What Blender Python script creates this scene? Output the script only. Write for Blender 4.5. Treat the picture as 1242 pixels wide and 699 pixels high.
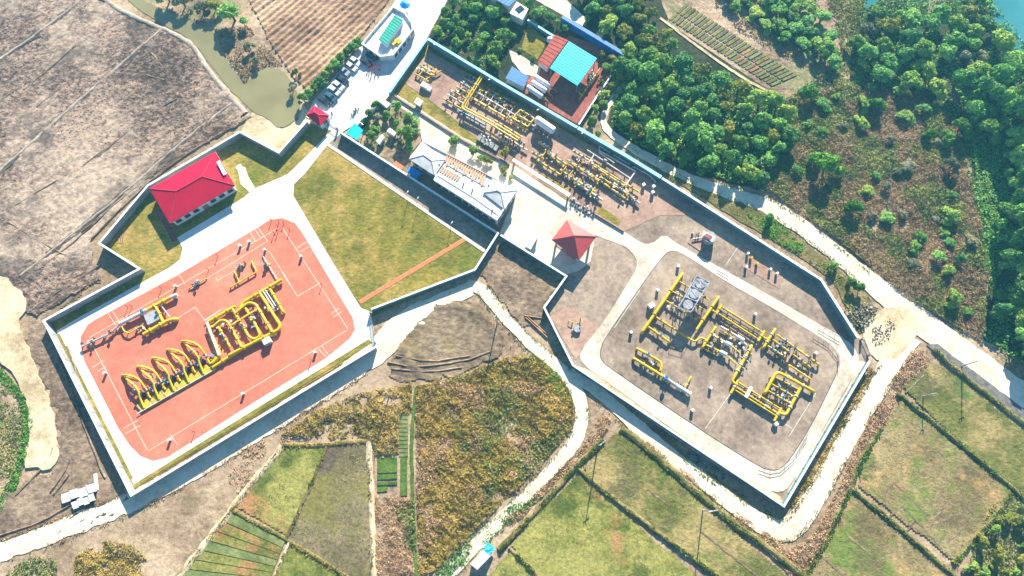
import bpy, bmesh, math, random
import numpy as np
from mathutils import Vector, Matrix
random.seed(7); RNG = np.random.default_rng(7)
for o in list(bpy.data.objects): bpy.data.objects.remove(o)
SC = bpy.context.scene; COL = SC.collection
R = math.radians
# ---------------------------------------------------------------- camera, sky, sun, exposure
CAM_H, TILT, FPX = 200.0, R(17.0), 828.0
cd = bpy.data.cameras.new('camera'); cam = bpy.data.objects.new('camera', cd); COL.objects.link(cam)
cd.lens = 24.0; cd.sensor_width = 36.0; cd.clip_end = 6000; cd.clip_start = 1.0
cam.location = (0, 0, CAM_H); cam.rotation_euler = (TILT, 0, 0); SC.camera = cam
SUN_EL = R(27.5); SHX, SHY = -0.20, -1.0            # shadows fall towards the viewer and a little left
w = bpy.data.worlds.new('World'); SC.world = w; w.use_nodes = True
nt = w.node_tree; bg = nt.nodes['Background']; sky = nt.nodes.new('ShaderNodeTexSky')
sky.sky_type = 'NISHITA'; sky.sun_disc = False; sky.sun_elevation = SUN_EL
sd = Vector((-SHX, -SHY, 0)).normalized()           # direction towards the sun, on the ground
sky.sun_rotation = math.atan2(sd.x, sd.y); sky.altitude = 50; sky.air_density = 1.0; sky.dust_density = 0.2; sky.ozone_density = 3.5
nt.links.new(sky.outputs[0], bg.inputs[0]); bg.inputs[1].default_value = 0.06
sl = bpy.data.lights.new('sun', 'SUN'); sl.energy = 5.0; sl.angle = R(0.5); sl.color = (1.0, 0.88, 0.70)
so = bpy.data.objects.new('sun', sl); COL.objects.link(so)
sdir = Vector((sd.x*math.cos(SUN_EL), sd.y*math.cos(SUN_EL), math.sin(SUN_EL)))
so.rotation_euler = sdir.to_track_quat('Z', 'Y').to_euler(); so.location = (0, 100, 150)
SC.view_settings.view_transform = 'Standard'; SC.view_settings.look = 'None'
SC.view_settings.exposure = 1.7; SC.view_settings.gamma = 1.0; SC.view_settings.use_curve_mapping = False
SC.view_settings.use_white_balance = True; SC.view_settings.white_balance_temperature = 6150; SC.view_settings.white_balance_tint = 8
SC.render.engine = 'CYCLES'

# ---------------------------------------------------------------- plan coordinates
def P(px, py, z=0.0):
    """a point of the survey plan, at height z"""
    dx = (px-621)/FPX; dy = -(py-349.5)/FPX
    y = dy*math.cos(TILT)+math.sin(TILT); zz = dy*math.sin(TILT)-math.cos(TILT)
    s = (CAM_H-z)/(-zz)
    return Vector((dx*s, y*s, z))
def PP(pts, z=0.0): return [p if isinstance(p, Vector) else P(p[0], p[1], z) for p in pts]

# ---------------------------------------------------------------- noise / polygons
def vnoise(x, y, sc, seed=0):
    x = np.asarray(x)*sc; y = np.asarray(y)*sc
    xi = np.floor(x).astype(np.int64); yi = np.floor(y).astype(np.int64); fx = x-xi; fy = y-yi
    fx = fx*fx*(3-2*fx); fy = fy*fy*(3-2*fy)
    def h(a, b):
        n = (a*374761393+b*668265263+seed*1442695041) & 0x7fffffff
        n = ((n ^ (n >> 13))*1274126177) & 0x7fffffff
        return ((n ^ (n >> 16)) & 0xffff)/65535.0
    return (h(xi, yi)*(1-fx)+h(xi+1, yi)*fx)*(1-fy)+(h(xi, yi+1)*(1-fx)+h(xi+1, yi+1)*fx)*fy
def fbm(x, y, sc, seed=0, oc=3):
    t = 0; a = 0.5; n = 0
    for k in range(oc):
        t = t+a*vnoise(x, y, sc*2**k, seed+k*17); n += a; a *= 0.5
    return t/n
def inside(x, y, poly):
    x = np.asarray(x); y = np.asarray(y); r = np.zeros(x.shape, bool); j = len(poly)-1
    for i in range(len(poly)):
        xi, yi = poly[i][0], poly[i][1]; xj, yj = poly[j][0], poly[j][1]
        c = ((yi > y) != (yj > y))
        with np.errstate(divide='ignore', invalid='ignore'):
            r ^= c & (x < (xj-xi)*(y-yi)/((yj-yi) if yj != yi else 1e-9)+xi)
        j = i
    return r
def scatter(poly, dens, seed=0):
    a = np.array([(p[0], p[1]) for p in poly]); lo = a.min(0); hi = a.max(0)
    n = int((hi-lo).prod()*dens); g = np.random.default_rng(seed+101)
    p = lo+g.random((n, 2))*(hi-lo); return p[inside(p[:, 0], p[:, 1], poly)]
def chaikin(pts, n, closed=True):
    for _ in range(n):
        q = []; m = len(pts)
        for i in range(m if closed else m-1):
            a, b = pts[i], pts[(i+1) % m]
            q += [a*0.75+b*0.25, a*0.25+b*0.75]
        if not closed: q = [pts[0]]+q+[pts[-1]]
        pts = q
    return pts
def roughen(pts, amp, step=1.0, seed=0):
    q = []; m = len(pts)
    for i in range(m):
        a, b = pts[i], pts[(i+1) % m]; k = max(1, int((b-a).length/step))
        for t in range(k): q.append(a.lerp(b, t/k))
    out = []
    for p in q:
        nx = float(fbm(p.x, p.y, 0.45, seed, 3))-0.5; ny = float(fbm(p.x, p.y, 0.45, seed+50, 3))-0.5
        out.append(Vector((p.x+nx*amp*2.6, p.y+ny*amp*2.6, p.z)))
    return out

# ---------------------------------------------------------------- materials
MATS = {}
def newmat(name):
    m = bpy.data.materials.new(name); m.use_nodes = True; MATS[name] = m
    return m, m.node_tree, m.node_tree.nodes['Principled BSDF']
def nd(t, typ, **kw):
    n = t.nodes.new(typ)
    for k, v in kw.items(): setattr(n, k, v)
    return n
def ramp(t, stops):
    n = nd(t, 'ShaderNodeValToRGB'); e = n.color_ramp.elements
    while len(e) < len(stops): e.new(0.5)
    for i, (p, c) in enumerate(stops): e[i].position = p; e[i].color = (*c, 1)
    return n
def math_n(t, op, a, b):
    n = nd(t, 'ShaderNodeMath', operation=op)
    for i, v in enumerate((a, b)):
        if isinstance(v, (int, float)): n.inputs[i].default_value = v
        else: t.links.new(v, n.inputs[i])
    return n.outputs[0]
def gmat(name, stops, s1=0.05, s2=0.9, wt=0.5, ang=0, stretch=1.0, bump=0.5, rough=0.95, speck=None, spos=0.64, patches=(), sq=.6):
    """ground-like surface: broad patches + fine, optionally streaked, grain"""
    m, t, b = newmat(name); L = t.links
    g = nd(t, 'ShaderNodeNewGeometry'); mp = nd(t, 'ShaderNodeMapping')
    L.new(g.outputs['Position'], mp.inputs[0]); mp.inputs['Rotation'].default_value = (0, 0, R(ang)); mp.inputs['Scale'].default_value = (1/stretch, 1, 1)
    n1 = nd(t, 'ShaderNodeTexNoise'); n1.inputs['Scale'].default_value = s1; n1.inputs['Detail'].default_value = 6; n1.inputs['Roughness'].default_value = 0.62
    L.new(g.outputs['Position'], n1.inputs['Vector'])
    n2 = nd(t, 'ShaderNodeTexNoise'); n2.inputs['Scale'].default_value = s2; n2.inputs['Detail'].default_value = 8; n2.inputs['Roughness'].default_value = 0.74
    L.new(mp.outputs[0], n2.inputs['Vector'])
    f = math_n(t, 'ADD', math_n(t, 'MULTIPLY', n1.outputs[0], 1-wt), math_n(t, 'MULTIPLY', n2.outputs[0], wt))
    r = ramp(t, [(.5+(q-.5)*sq, c) for q, c in stops]); L.new(f, r.inputs[0]); out = r.outputs[0]
    if speck:
        n3 = nd(t, 'ShaderNodeTexNoise'); n3.inputs['Scale'].default_value = s2*1.7; n3.inputs['Detail'].default_value = 3; L.new(mp.outputs[0], n3.inputs['Vector'])
        r3 = ramp(t, [(spos-.02, (0, 0, 0)), (spos+0.03, (1, 1, 1))]); L.new(n3.outputs[0], r3.inputs[0])
        mx = nd(t, 'ShaderNodeMixRGB'); L.new(r3.outputs[0], mx.inputs[0]); L.new(out, mx.inputs[1]); mx.inputs[2].default_value = (*speck, 1); out = mx.outputs[0]
    for j, (pc, ps, pp, pw, amt) in enumerate(patches):          # broad tinted areas: colour, scale, threshold, softness, amount
        n4 = nd(t, 'ShaderNodeTexNoise'); n4.inputs['Scale'].default_value = ps; n4.inputs['Detail'].default_value = 7; n4.inputs['Roughness'].default_value = 0.66
        of = nd(t, 'ShaderNodeVectorMath', operation='ADD'); L.new(g.outputs['Position'], of.inputs[0]); of.inputs[1].default_value = (37.0*j+11, 91.0*j, 13.0*j+len(name)); L.new(of.outputs[0], n4.inputs['Vector'])
        r4 = ramp(t, [(pp, (0, 0, 0)), (pp+pw, (amt, amt, amt))]); L.new(n4.outputs[0], r4.inputs[0])
        mul = nd(t, 'ShaderNodeMixRGB', blend_type='MULTIPLY'); mul.inputs[0].default_value = 1; mul.inputs[2].default_value = (*pc, 1)
        rr = ramp(t, [(0.3, (.45, .45, .45)), (0.7, (1.35, 1.35, 1.35))]); L.new(n2.outputs[0], rr.inputs[0]); L.new(rr.outputs[0], mul.inputs[1])
        mx = nd(t, 'ShaderNodeMixRGB'); L.new(r4.outputs[0], mx.inputs[0]); L.new(out, mx.inputs[1]); L.new(mul.outputs[0], mx.inputs[2]); out = mx.outputs[0]
    L.new(out, b.inputs['Base Color']); b.inputs['Roughness'].default_value = rough; b.inputs['Specular IOR Level'].default_value = 0.15
    if bump:
        bp = nd(t, 'ShaderNodeBump'); bp.inputs['Strength'].default_value = bump; bp.inputs['Distance'].default_value = 0.35
        L.new(n2.outputs[0], bp.inputs['Height']); L.new(bp.outputs[0], b.inputs['Normal'])
    return m
def pmat(name, col, rough=0.5, metal=0.0, var=0.12, spec=0.4, sc=0.6):
    """painted / plain surface with slight weathering"""
    m, t, b = newmat(name); L = t.links
    g = nd(t, 'ShaderNodeNewGeometry'); n = nd(t, 'ShaderNodeTexNoise'); n.inputs['Scale'].default_value = sc; n.inputs['Detail'].default_value = 6
    L.new(g.outputs['Position'], n.inputs['Vector'])
    lo = tuple(c*(1-var*1.6) for c in col); hi = tuple(min(1, c*(1+var)) for c in col)
    r = ramp(t, [(0.32, lo), (0.66, hi)]); L.new(n.outputs[0], r.inputs[0]); L.new(r.outputs[0], b.inputs['Base Color'])
    b.inputs['Roughness'].default_value = rough; b.inputs['Metallic'].default_value = metal; b.inputs['Specular IOR Level'].default_value = spec
    return m
def leafmat(name, stops, island=0.45, objr=0.42, sc=0.25, transl=0.25):
    m, t, b = newmat(name); L = t.links
    g = nd(t, 'ShaderNodeNewGeometry'); oi = nd(t, 'ShaderNodeObjectInfo'); n = nd(t, 'ShaderNodeTexNoise')
    n.inputs['Scale'].default_value = sc; n.inputs['Detail'].default_value = 3; L.new(g.outputs['Position'], n.inputs['Vector'])
    f = math_n(t, 'ADD', math_n(t, 'MULTIPLY', g.outputs['Random Per Island'], island), math_n(t, 'MULTIPLY', oi.outputs['Random'], objr))
    nn = math_n(t, 'MULTIPLY', math_n(t, 'SUBTRACT', n.outputs[0], 0.3), 2.4*(1-island-objr)); f = math_n(t, 'ADD', f, nn)
    r = ramp(t, stops); L.new(f, r.inputs[0]); L.new(r.outputs[0], b.inputs['Base Color'])
    b.inputs['Roughness'].default_value = 0.7; b.inputs['Specular IOR Level'].default_value = 0.2
    tr = nd(t, 'ShaderNodeBsdfTranslucent'); L.new(r.outputs[0], tr.inputs[0])
    mx = nd(t, 'ShaderNodeMixShader'); mx.inputs[0].default_value = transl
    L.new(b.outputs[0], mx.inputs[1]); L.new(tr.outputs[0], mx.inputs[2]); L.new(mx.outputs[0], t.nodes['Material Output'].inputs[0])
    return m
def watermat(name, col, rough=0.06):
    m, t, b = newmat(name); L = t.links
    g = nd(t, 'ShaderNodeNewGeometry'); n = nd(t, 'ShaderNodeTexNoise'); n.inputs['Scale'].default_value = 0.08; n.inputs['Detail'].default_value = 3
    L.new(g.outputs['Position'], n.inputs['Vector'])
    r = ramp(t, [(0.35, tuple(c*0.85 for c in col)), (0.65, tuple(c*1.12 for c in col))]); L.new(n.outputs[0], r.inputs[0]); L.new(r.outputs[0], b.inputs['Base Color'])
    n2 = nd(t, 'ShaderNodeTexNoise'); n2.inputs['Scale'].default_value = 1.2; L.new(g.outputs['Position'], n2.inputs['Vector'])
    bp = nd(t, 'ShaderNodeBump'); bp.inputs['Strength'].default_value = 0.08; L.new(n2.outputs[0], bp.inputs['Height']); L.new(bp.outputs[0], b.inputs['Normal'])
    b.inputs['Roughness'].default_value = rough
    return m
# ground family (linear base colours)
gmat('earth', [(.3, (0.151, 0.103, 0.058)), (.45, (0.272, 0.196, 0.125)), (.55, (0.362, 0.265, 0.173)), (.7, (0.452, 0.353, 0.250))], s1=.06, s2=.8, bump=.6, patches=[((0.552, 0.422, 0.278), .05, .5, .12, .7), ((0.201, 0.137, 0.086), .09, .56, .08, .6)])
gmat('mud', [(.33, (0.048, 0.033, 0.027)), (.42, (0.117, 0.081, 0.064)), (.49, (0.187, 0.131, 0.102)), (.55, (0.272, 0.190, 0.145)), (.64, (0.383, 0.280, 0.207))], s1=.03, s2=1.0, wt=.6, ang=-41, stretch=1.5, bump=.7, speck=(0.036, 0.028, 0.022), spos=.6, patches=[((0.542, 0.420, 0.315), .02, .485, .1, .72), ((0.087, 0.068, 0.060), .05, .54, .1, .7)], sq=.46)
gmat('dark_mud', [(.33, (0.082, 0.057, 0.041)), (.45, (0.169, 0.118, 0.081)), (.55, (0.256, 0.184, 0.126)), (.68, (0.386, 0.288, 0.195))], s1=.07, s2=.9, wt=.55, ang=-10, stretch=1.4, bump=.7, patches=[((0.290, 0.215, 0.122), .05, .52, .12, .6)])
gmat('plough', [(.33, (0.164, 0.096, 0.057)), (.45, (0.302, 0.185, 0.116)), (.56, (0.454, 0.293, 0.184)), (.68, (0.580, 0.393, 0.241))], s1=.05, s2=1.1, wt=.55, ang=-48, stretch=5, bump=.7, patches=[((0.202, 0.112, 0.068), .03, .52, .12, .6)])
gmat('sand', [(.32, (0.320, 0.242, 0.138)), (.45, (0.480, 0.378, 0.232)), (.55, (0.600, 0.495, 0.327)), (.7, (0.680, 0.582, 0.413))], s1=.08, s2=.9, wt=.45, bump=.45)
gmat('white_road', [(.3, (0.460, 0.389, 0.277)), (.42, (0.600, 0.522, 0.386)), (.55, (0.700, 0.627, 0.487)), (.7, (0.740, 0.674, 0.546))], s1=.1, s2=.7, wt=.45, bump=.25)
gmat('concrete_white', [(.3, (.52, .5, .47)), (.45, (.62, .61, .58)), (.6, (.68, .67, .65)), (.75, (.72, .71, .69))], s1=.06, s2=.6, wt=.4, bump=.1)
gmat('concrete_cream', [(.3, (.4, .34, .26)), (.42, (.52, .45, .36)), (.55, (.62, .56, .46)), (.7, (.68, .63, .54))], s1=.08, s2=.5, wt=.45, bump=.15, patches=[((.4, .33, .26), .06, .54, .14, .55)])
gmat('pad', [(.31, (0.157, 0.117, 0.090)), (.43, (0.241, 0.182, 0.140)), (.54, (0.314, 0.242, 0.184)), (.68, (0.418, 0.328, 0.246))], s1=.07, s2=.7, wt=.45, bump=.2, patches=[((0.439, 0.338, 0.246), .045, .52, .14, .7), ((0.136, 0.112, 0.095), .06, .57, .1, .55)])
gmat('pad_pink', [(.31, (0.209, 0.129, 0.097)), (.45, (0.314, 0.200, 0.151)), (.56, (0.386, 0.258, 0.194)), (.7, (0.470, 0.334, 0.248))], s1=.08, s2=.8, wt=.45, bump=.2)
gmat('red_paving', [(.3, (0.458, 0.127, 0.081)), (.45, (0.551, 0.163, 0.105)), (.58, (0.603, 0.189, 0.121)), (.72, (0.634, 0.247, 0.162))], s1=.05, s2=.5, wt=.45, bump=.08, rough=.75)
gmat('maroon_paving', [(.3, (.2, .06, .045)), (.5, (.3, .1, .08)), (.7, (.38, .15, .12))], s1=.1, s2=.8, bump=.1)
gmat('lawn', [(.32, (0.092, 0.101, 0.013)), (.44, (0.158, 0.144, 0.022)), (.54, (0.225, 0.191, 0.033)), (.68, (0.359, 0.275, 0.068))], s1=.06, s2=1.3, wt=.52, ang=-30, stretch=1.8, bump=.6, patches=[((0.427, 0.291, 0.088), .06, .49, .1, .75), ((0.122, 0.165, 0.026), .045, .52, .1, .6)])
gmat('paddy', [(.32, (0.071, 0.089, 0.018)), (.43, (0.119, 0.124, 0.029)), (.53, (0.173, 0.169, 0.048)), (.66, (0.274, 0.257, 0.090))], s1=.055, s2=1.2, wt=.5, ang=30, stretch=1.5, bump=.8, speck=(0.054, 0.074, 0.014), spos=.63, patches=[((0.372, 0.284, 0.118), .045, .47, .1, .85), ((0.083, 0.170, 0.027), .06, .53, .07, .85), ((0.111, 0.104, 0.047), .09, .56, .06, .7)])
gmat('paddy_green', [(.32, (0.050, 0.077, 0.012)), (.44, (0.094, 0.124, 0.020)), (.55, (0.150, 0.168, 0.034)), (.68, (0.264, 0.248, 0.066))], s1=.06, s2=1.2, wt=.5, bump=.8, patches=[((0.353, 0.324, 0.095), .05, .48, .1, .8), ((0.428, 0.210, 0.095), .03, .545, .07, .85), ((0.056, 0.086, 0.016), .08, .55, .07, .7)])
gmat('paddy_brown', [(.32, (0.113, 0.091, 0.034)), (.43, (0.192, 0.146, 0.064)), (.53, (0.265, 0.205, 0.097)), (.66, (0.397, 0.305, 0.148))], s1=.05, s2=1.4, wt=.5, ang=35, stretch=1.4, bump=.8, speck=(0.093, 0.111, 0.028), spos=.62, patches=[((0.510, 0.320, 0.139), .04, .48, .1, .85), ((0.157, 0.210, 0.041), .05, .5, .07, .9), ((0.137, 0.110, 0.053), .09, .56, .06, .6)])
gmat('paddy_grey', [(.32, (0.091, 0.075, 0.041)), (.44, (0.153, 0.123, 0.067)), (.55, (0.219, 0.178, 0.095)), (.68, (0.317, 0.246, 0.132))], s1=.06, s2=1.1, wt=.5, bump=.7, speck=(0.073, 0.081, 0.025), spos=.62, patches=[((0.203, 0.185, 0.049), .06, .49, .1, .8), ((0.110, 0.083, 0.069), .07, .53, .06, .8), ((0.388, 0.294, 0.204), .05, .56, .08, .7)])
gmat('dry_ground', [(.32, (0.118, 0.086, 0.054)), (.44, (0.263, 0.185, 0.121)), (.55, (0.407, 0.297, 0.202)), (.68, (0.551, 0.422, 0.296))], s1=.05, s2=.7, bump=.8, patches=[((0.210, 0.224, 0.094), .05, .52, .1, .7), ((0.525, 0.356, 0.228), .04, .55, .1, .6)])
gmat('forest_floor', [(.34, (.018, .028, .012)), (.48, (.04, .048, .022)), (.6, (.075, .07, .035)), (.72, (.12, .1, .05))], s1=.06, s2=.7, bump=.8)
gmat('bank', [(.32, (.06, .07, .015)), (.45, (.13, .115, .035)), (.55, (.21, .165, .07)), (.7, (.33, .25, .13))], s1=.12, s2=1.1, bump=.7)
gmat('bowl_mud', [(.33, (0.080, 0.057, 0.038)), (.45, (0.160, 0.116, 0.077)), (.55, (0.240, 0.179, 0.115)), (.68, (0.352, 0.274, 0.175))], s1=.06, s2=.9, wt=.55, ang=10, stretch=1.6, bump=.8, patches=[((0.288, 0.220, 0.091), .045, .49, .12, .8), ((0.112, 0.084, 0.059), .08, .55, .08, .6)])
gmat('veg_bed', [(.3, (0.072, 0.107, 0.028)), (.5, (0.156, 0.183, 0.062)), (.7, (0.264, 0.289, 0.112))], s1=.15, s2=1.4, bump=.6)
gmat('crop_green', [(.3, (0.033, 0.070, 0.012)), (.5, (0.077, 0.139, 0.020)), (.7, (0.143, 0.205, 0.040))], s1=.2, s2=1.6, bump=.7)
watermat('canal_water', (.235, .21, .1)); watermat('lake_water', (.05, .2, .22)); watermat('puddle_water', (.13, .105, .05))
# paints
pmat('yellow', (.62, .41, .008), .38, 0, .12, .5); pmat('yellow_old', (.58, .4, .045), .55, 0, .25, .4, 2); pmat('pipe_white', (.6, .57, .53), .5, 0, .18)
pmat('pipe_grey', (.4, .41, .43), .45, .2, .15); pmat('valve_body', (.36, .33, .27), .5, .1, .3, .4, 1.5); pmat('steel', (.32, .33, .36), .5, .3, .2); pmat('blue_paint', (.02, .16, .36), .4); pmat('dark_steel', (.06, .065, .08), .5, .2, .2)
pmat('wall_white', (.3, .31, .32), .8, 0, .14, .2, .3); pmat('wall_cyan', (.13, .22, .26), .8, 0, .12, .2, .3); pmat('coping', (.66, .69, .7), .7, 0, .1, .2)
pmat('coping_cyan', (.3, .58, .68), .6, 0, .12, .3); pmat('fence_blue', (.015, .16, .5), .5, 0, .2, .4)
pmat('roof_red', (.5, .008, .045), .8, 0, .05, .08, .3); pmat('roof_red_trim', (.5, .03, .06), .5); pmat('roof_coral', (.5, .06, .05), .42, 0, .06, 1.0); pmat('roof_cream', (.66, .58, .47), .7, 0, .08)
pmat('roof_brick', (.36, .075, .055), .7, 0, .15, .2, 1.2); pmat('roof_cyan', (.015, .52, .62), .45, 0, .06, .4, .2); pmat('roof_green', (.02, .36, .26), .5, 0, .12); pmat('roof_blue', (.1, .26, .52), .5, 0, .1)
pmat('roof_white', (.68, .66, .65), .7, 0, .08); pmat('hip_grey', (.6, .585, .56), .7, 0, .1); gmat('ditch_mud', [(.3, (.05, .042, .036)), (.5, (.1, .08, .066)), (.7, (.18, .145, .12))], s1=.2, s2=1.2, bump=.5); gmat('bund', [(.3, (.2, .16, .12)), (.5, (.34, .28, .22)), (.7, (.5, .43, .34))], s1=.2, s2=1.2, bump=.4); pmat('tile_orange', (.55, .3, .16), .8, 0, .2, .2, 2); pmat('building_white', (.62, .62, .62), .8, 0, .1)
pmat('glass', (.03, .05, .07), .12, 0, .2, .6); pmat('wood', (.3, .17, .09), .8, 0, .2); pmat('bark', (.1, .075, .05), .9, 0, .3, .1, 3); pmat('concrete', (.42, .4, .37), .85, 0, .15, .2)
pmat('line_paint', (.66, .5, .4), .8, 0, .15, .2, 1.5); pmat('tyre', (.02, .02, .022), .8); pmat('rubble', (.34, .31, .28), .9, 0, .5, .2, .8); pmat('tarp_blue', (.01, .24, .62), .5, 0, .1)
pmat('car_white', (.66, .67, .68), .25, 0, .03, .6); pmat('car_dark', (.03, .04, .05), .25, 0, .1, .6); pmat('car_blue', (.05, .1, .15), .25, 0, .1, .6); pmat('car_silver', (.42, .44, .46), .28, .3, .05, .6)
pmat('cloth_red', (.6, .03, .05), .8, 0, .1); pmat('cloth_dark', (.05, .05, .07), .8); pmat('skin', (.42, .25, .17), .6); pmat('hair', (.02, .017, .015), .6); pmat('kerb', (.62, .57, .48), .8, 0, .15, .2, 1)
pmat('orange_brick', (.55, .2, .09), .8, 0, .15, .2, 2); pmat('panel_white', (.68, .69, .72), .6, 0, .05); pmat('plastic_black', (.16, .15, .14), .6, 0, .25, .3, 1.0); pmat('grating', (.25, .25, .24), .7, 0, .3, .3, 3); pmat('lamp_head', (.6, .6, .62), .4); pmat('sign_blue', (.03, .16, .5), .5)
# foliage
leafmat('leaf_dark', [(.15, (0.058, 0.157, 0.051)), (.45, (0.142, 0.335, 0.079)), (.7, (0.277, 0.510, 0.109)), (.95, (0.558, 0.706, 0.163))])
leafmat('leaf_mid', [(.15, (0.076, 0.175, 0.037)), (.45, (0.191, 0.346, 0.060)), (.7, (0.341, 0.487, 0.081)), (.95, (0.644, 0.629, 0.137))])
leafmat('leaf_yellow', [(.15, (0.086, 0.121, 0.020)), (.45, (0.208, 0.253, 0.032)), (.7, (0.340, 0.332, 0.049)), (.95, (0.529, 0.444, 0.097))])
leafmat('leaf_grey', [(.15, (0.108, 0.120, 0.077)), (.45, (0.216, 0.228, 0.130)), (.7, (0.346, 0.334, 0.194)), (.95, (0.518, 0.454, 0.281))])
leafmat('leaf_bright', [(.15, (0.047, 0.134, 0.016)), (.45, (0.110, 0.286, 0.027)), (.7, (0.189, 0.386, 0.041)), (.95, (0.315, 0.470, 0.081))], sc=.4)
leafmat('scrub_gold', [(.08, (0.064, 0.063, 0.013)), (.3, (0.206, 0.175, 0.033)), (.52, (0.365, 0.274, 0.053)), (.75, (0.571, 0.394, 0.094)), (1, (0.689, 0.520, 0.176))], island=.5, objr=0, sc=.12)
leafmat('scrub_brown', [(.1, (0.143, 0.107, 0.058)), (.35, (0.272, 0.189, 0.100)), (.55, (0.386, 0.264, 0.140)), (.75, (0.486, 0.338, 0.182)), (1, (0.601, 0.432, 0.246))], island=.5, objr=0, sc=.09)
leafmat('scrub_green', [(.1, (0.061, 0.091, 0.030)), (.35, (0.143, 0.193, 0.053)), (.6, (0.264, 0.305, 0.073)), (.85, (0.445, 0.405, 0.126)), (1, (0.647, 0.526, 0.233))], island=.5, objr=0, sc=.1)
leafmat('reed_dry', [(.1, (0.211, 0.124, 0.070)), (.4, (0.421, 0.264, 0.140)), (.7, (0.632, 0.421, 0.246)), (1, (0.750, 0.632, 0.421))], island=.6, objr=0, sc=.2)
M = MATS

# ---------------------------------------------------------------- object helpers
def tag(o, label=None, cat=None, group=None, kind=None):
    if label: o['label'] = label
    if cat: o['category'] = cat
    if group: o['group'] = group
    if kind: o['kind'] = kind
    return o
def link(name, me, parent=None, mats=()):
    for m in mats:
        if m is not None and me.materials.find(m.name) < 0: me.materials.append(m)
    o = bpy.data.objects.new(name, me); COL.objects.link(o)
    if parent: o.parent = parent
    return o
def thing(name, label, cat, loc=(0, 0, 0), rz=0.0, group=None):
    o = bpy.data.objects.new(name, None); COL.objects.link(o); o.location = loc; o.rotation_euler = (0, 0, rz)
    o.empty_display_size = 0.3
    return tag(o, label, cat, group)
class MB:
    def __init__(s, org=None): s.v = []; s.f = []; s.o = Vector(org) if org is not None else Vector((0, 0, 0))
    def add(s, vs, fs):
        b = len(s.v); s.v += [tuple(Vector(v)-s.o) for v in vs]; s.f += [tuple(i+b for i in f) for f in fs]
    def prism(s, poly, z0, z1, cap=True):
        n = len(poly); a = sum(poly[i][0]*poly[(i+1) % n][1]-poly[(i+1) % n][0]*poly[i][1] for i in range(n))
        if a < 0: poly = list(poly)[::-1]
        vs = [(p[0], p[1], z0) for p in poly]+[(p[0], p[1], z1) for p in poly]
        fs = [(i, (i+1) % n, n+(i+1) % n, n+i) for i in range(n)]
        fs += [tuple(range(n, 2*n)), tuple(range(n-1, -1, -1))] if cap else []
        s.add(vs, fs); return s
    def box(s, c, size, rz=0.0):
        x, y, z = size[0]/2, size[1]/2, size[2]/2; ca, sa = math.cos(rz), math.sin(rz)
        s.prism([(c[0]+a*ca-b*sa, c[1]+a*sa+b*ca) for a, b in ((-x, -y), (x, -y), (x, y), (-x, y))], c[2]-z, c[2]+z); return s
    def tube(s, path, r, n=8, caps=True):
        path = [Vector(p) for p in path]; rings = []; up = Vector((0, 0, 1)); m = len(path)
        rr = r if isinstance(r, (list, tuple)) else [r]*m; prev = None
        for i, p in enumerate(path):
            d = (path[min(i+1, m-1)]-path[max(i-1, 0)]).normalized()
            if prev is None: a = d.cross(up if abs(d.z) < .95 else Vector((1, 0, 0))).normalized()
            else: a = (prev-d*prev.dot(d)).normalized()
            prev = a; b = d.cross(a)
            rings.append([p+(a*math.cos(2*math.pi*k/n)+b*math.sin(2*math.pi*k/n))*rr[i] for k in range(n)])
        vs = [v for q in rings for v in q]; fs = []
        for i in range(m-1):
            for k in range(n): fs.append((i*n+k, i*n+(k+1) % n, (i+1)*n+(k+1) % n, (i+1)*n+k))
        if caps: fs += [tuple(range(n-1, -1, -1)), tuple(range((m-1)*n, m*n))]
        s.add(vs, fs); return s
    def bar(s, a, b, wd): s.tube([a, b], wd*0.7, 4); return s
    def mesh(s, name, smooth=False):
        me = bpy.data.meshes.new(name); me.from_pydata(s.v, [], s.f); me.update()
        if smooth: me.polygons.foreach_set('use_smooth', [True]*len(me.polygons)); me.set_sharp_from_angle(angle=R(50))
        return me
    def build(s, name, mat, parent=None, smooth=False): return link(name, s.mesh(name, smooth), parent, [mat])
def bigmesh(name, verts, quads, mat, parent=None):
    """fast mesh from numpy; quads (n,k)"""
    me = bpy.data.meshes.new(name); nv = len(verts); nf, k = quads.shape
    me.vertices.add(nv); me.vertices.foreach_set('co', verts.astype(np.float32).ravel())
    me.loops.add(nf*k); me.loops.foreach_set('vertex_index', quads.astype(np.int32).ravel())
    me.polygons.add(nf); me.polygons.foreach_set('loop_start', np.arange(0, nf*k, k, dtype=np.int32))
    me.update(calc_edges=True); me.validate()
    return link(name, me, parent, [mat])
LV = {}
def lvl(n):
    LV[n] = LV.get(n, -1)+1; return n*0.1+LV[n]*0.005
def sheet(name, pts, level, mat, rough=0.0, soft=0, kind='structure', parent=None, step=1.0, label=None, world=False, drop=0.0):
    """flat piece of ground with its own outline"""
    w_ = pts if world else PP(pts); w_ = [Vector((p[0], p[1], 0)) for p in w_]
    if soft: w_ = chaikin(w_, soft)
    if rough: w_ = roughen(w_, rough, step, len(name)+int(abs(w_[0].x))*7)
    z = lvl(level); b = MB(); b.prism(w_, z-0.09-drop, z)
    o = b.build(name, M[mat], parent)
    if kind and not parent: tag(o, kind=kind)
    if label: o['label'] = label
    return o
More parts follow.
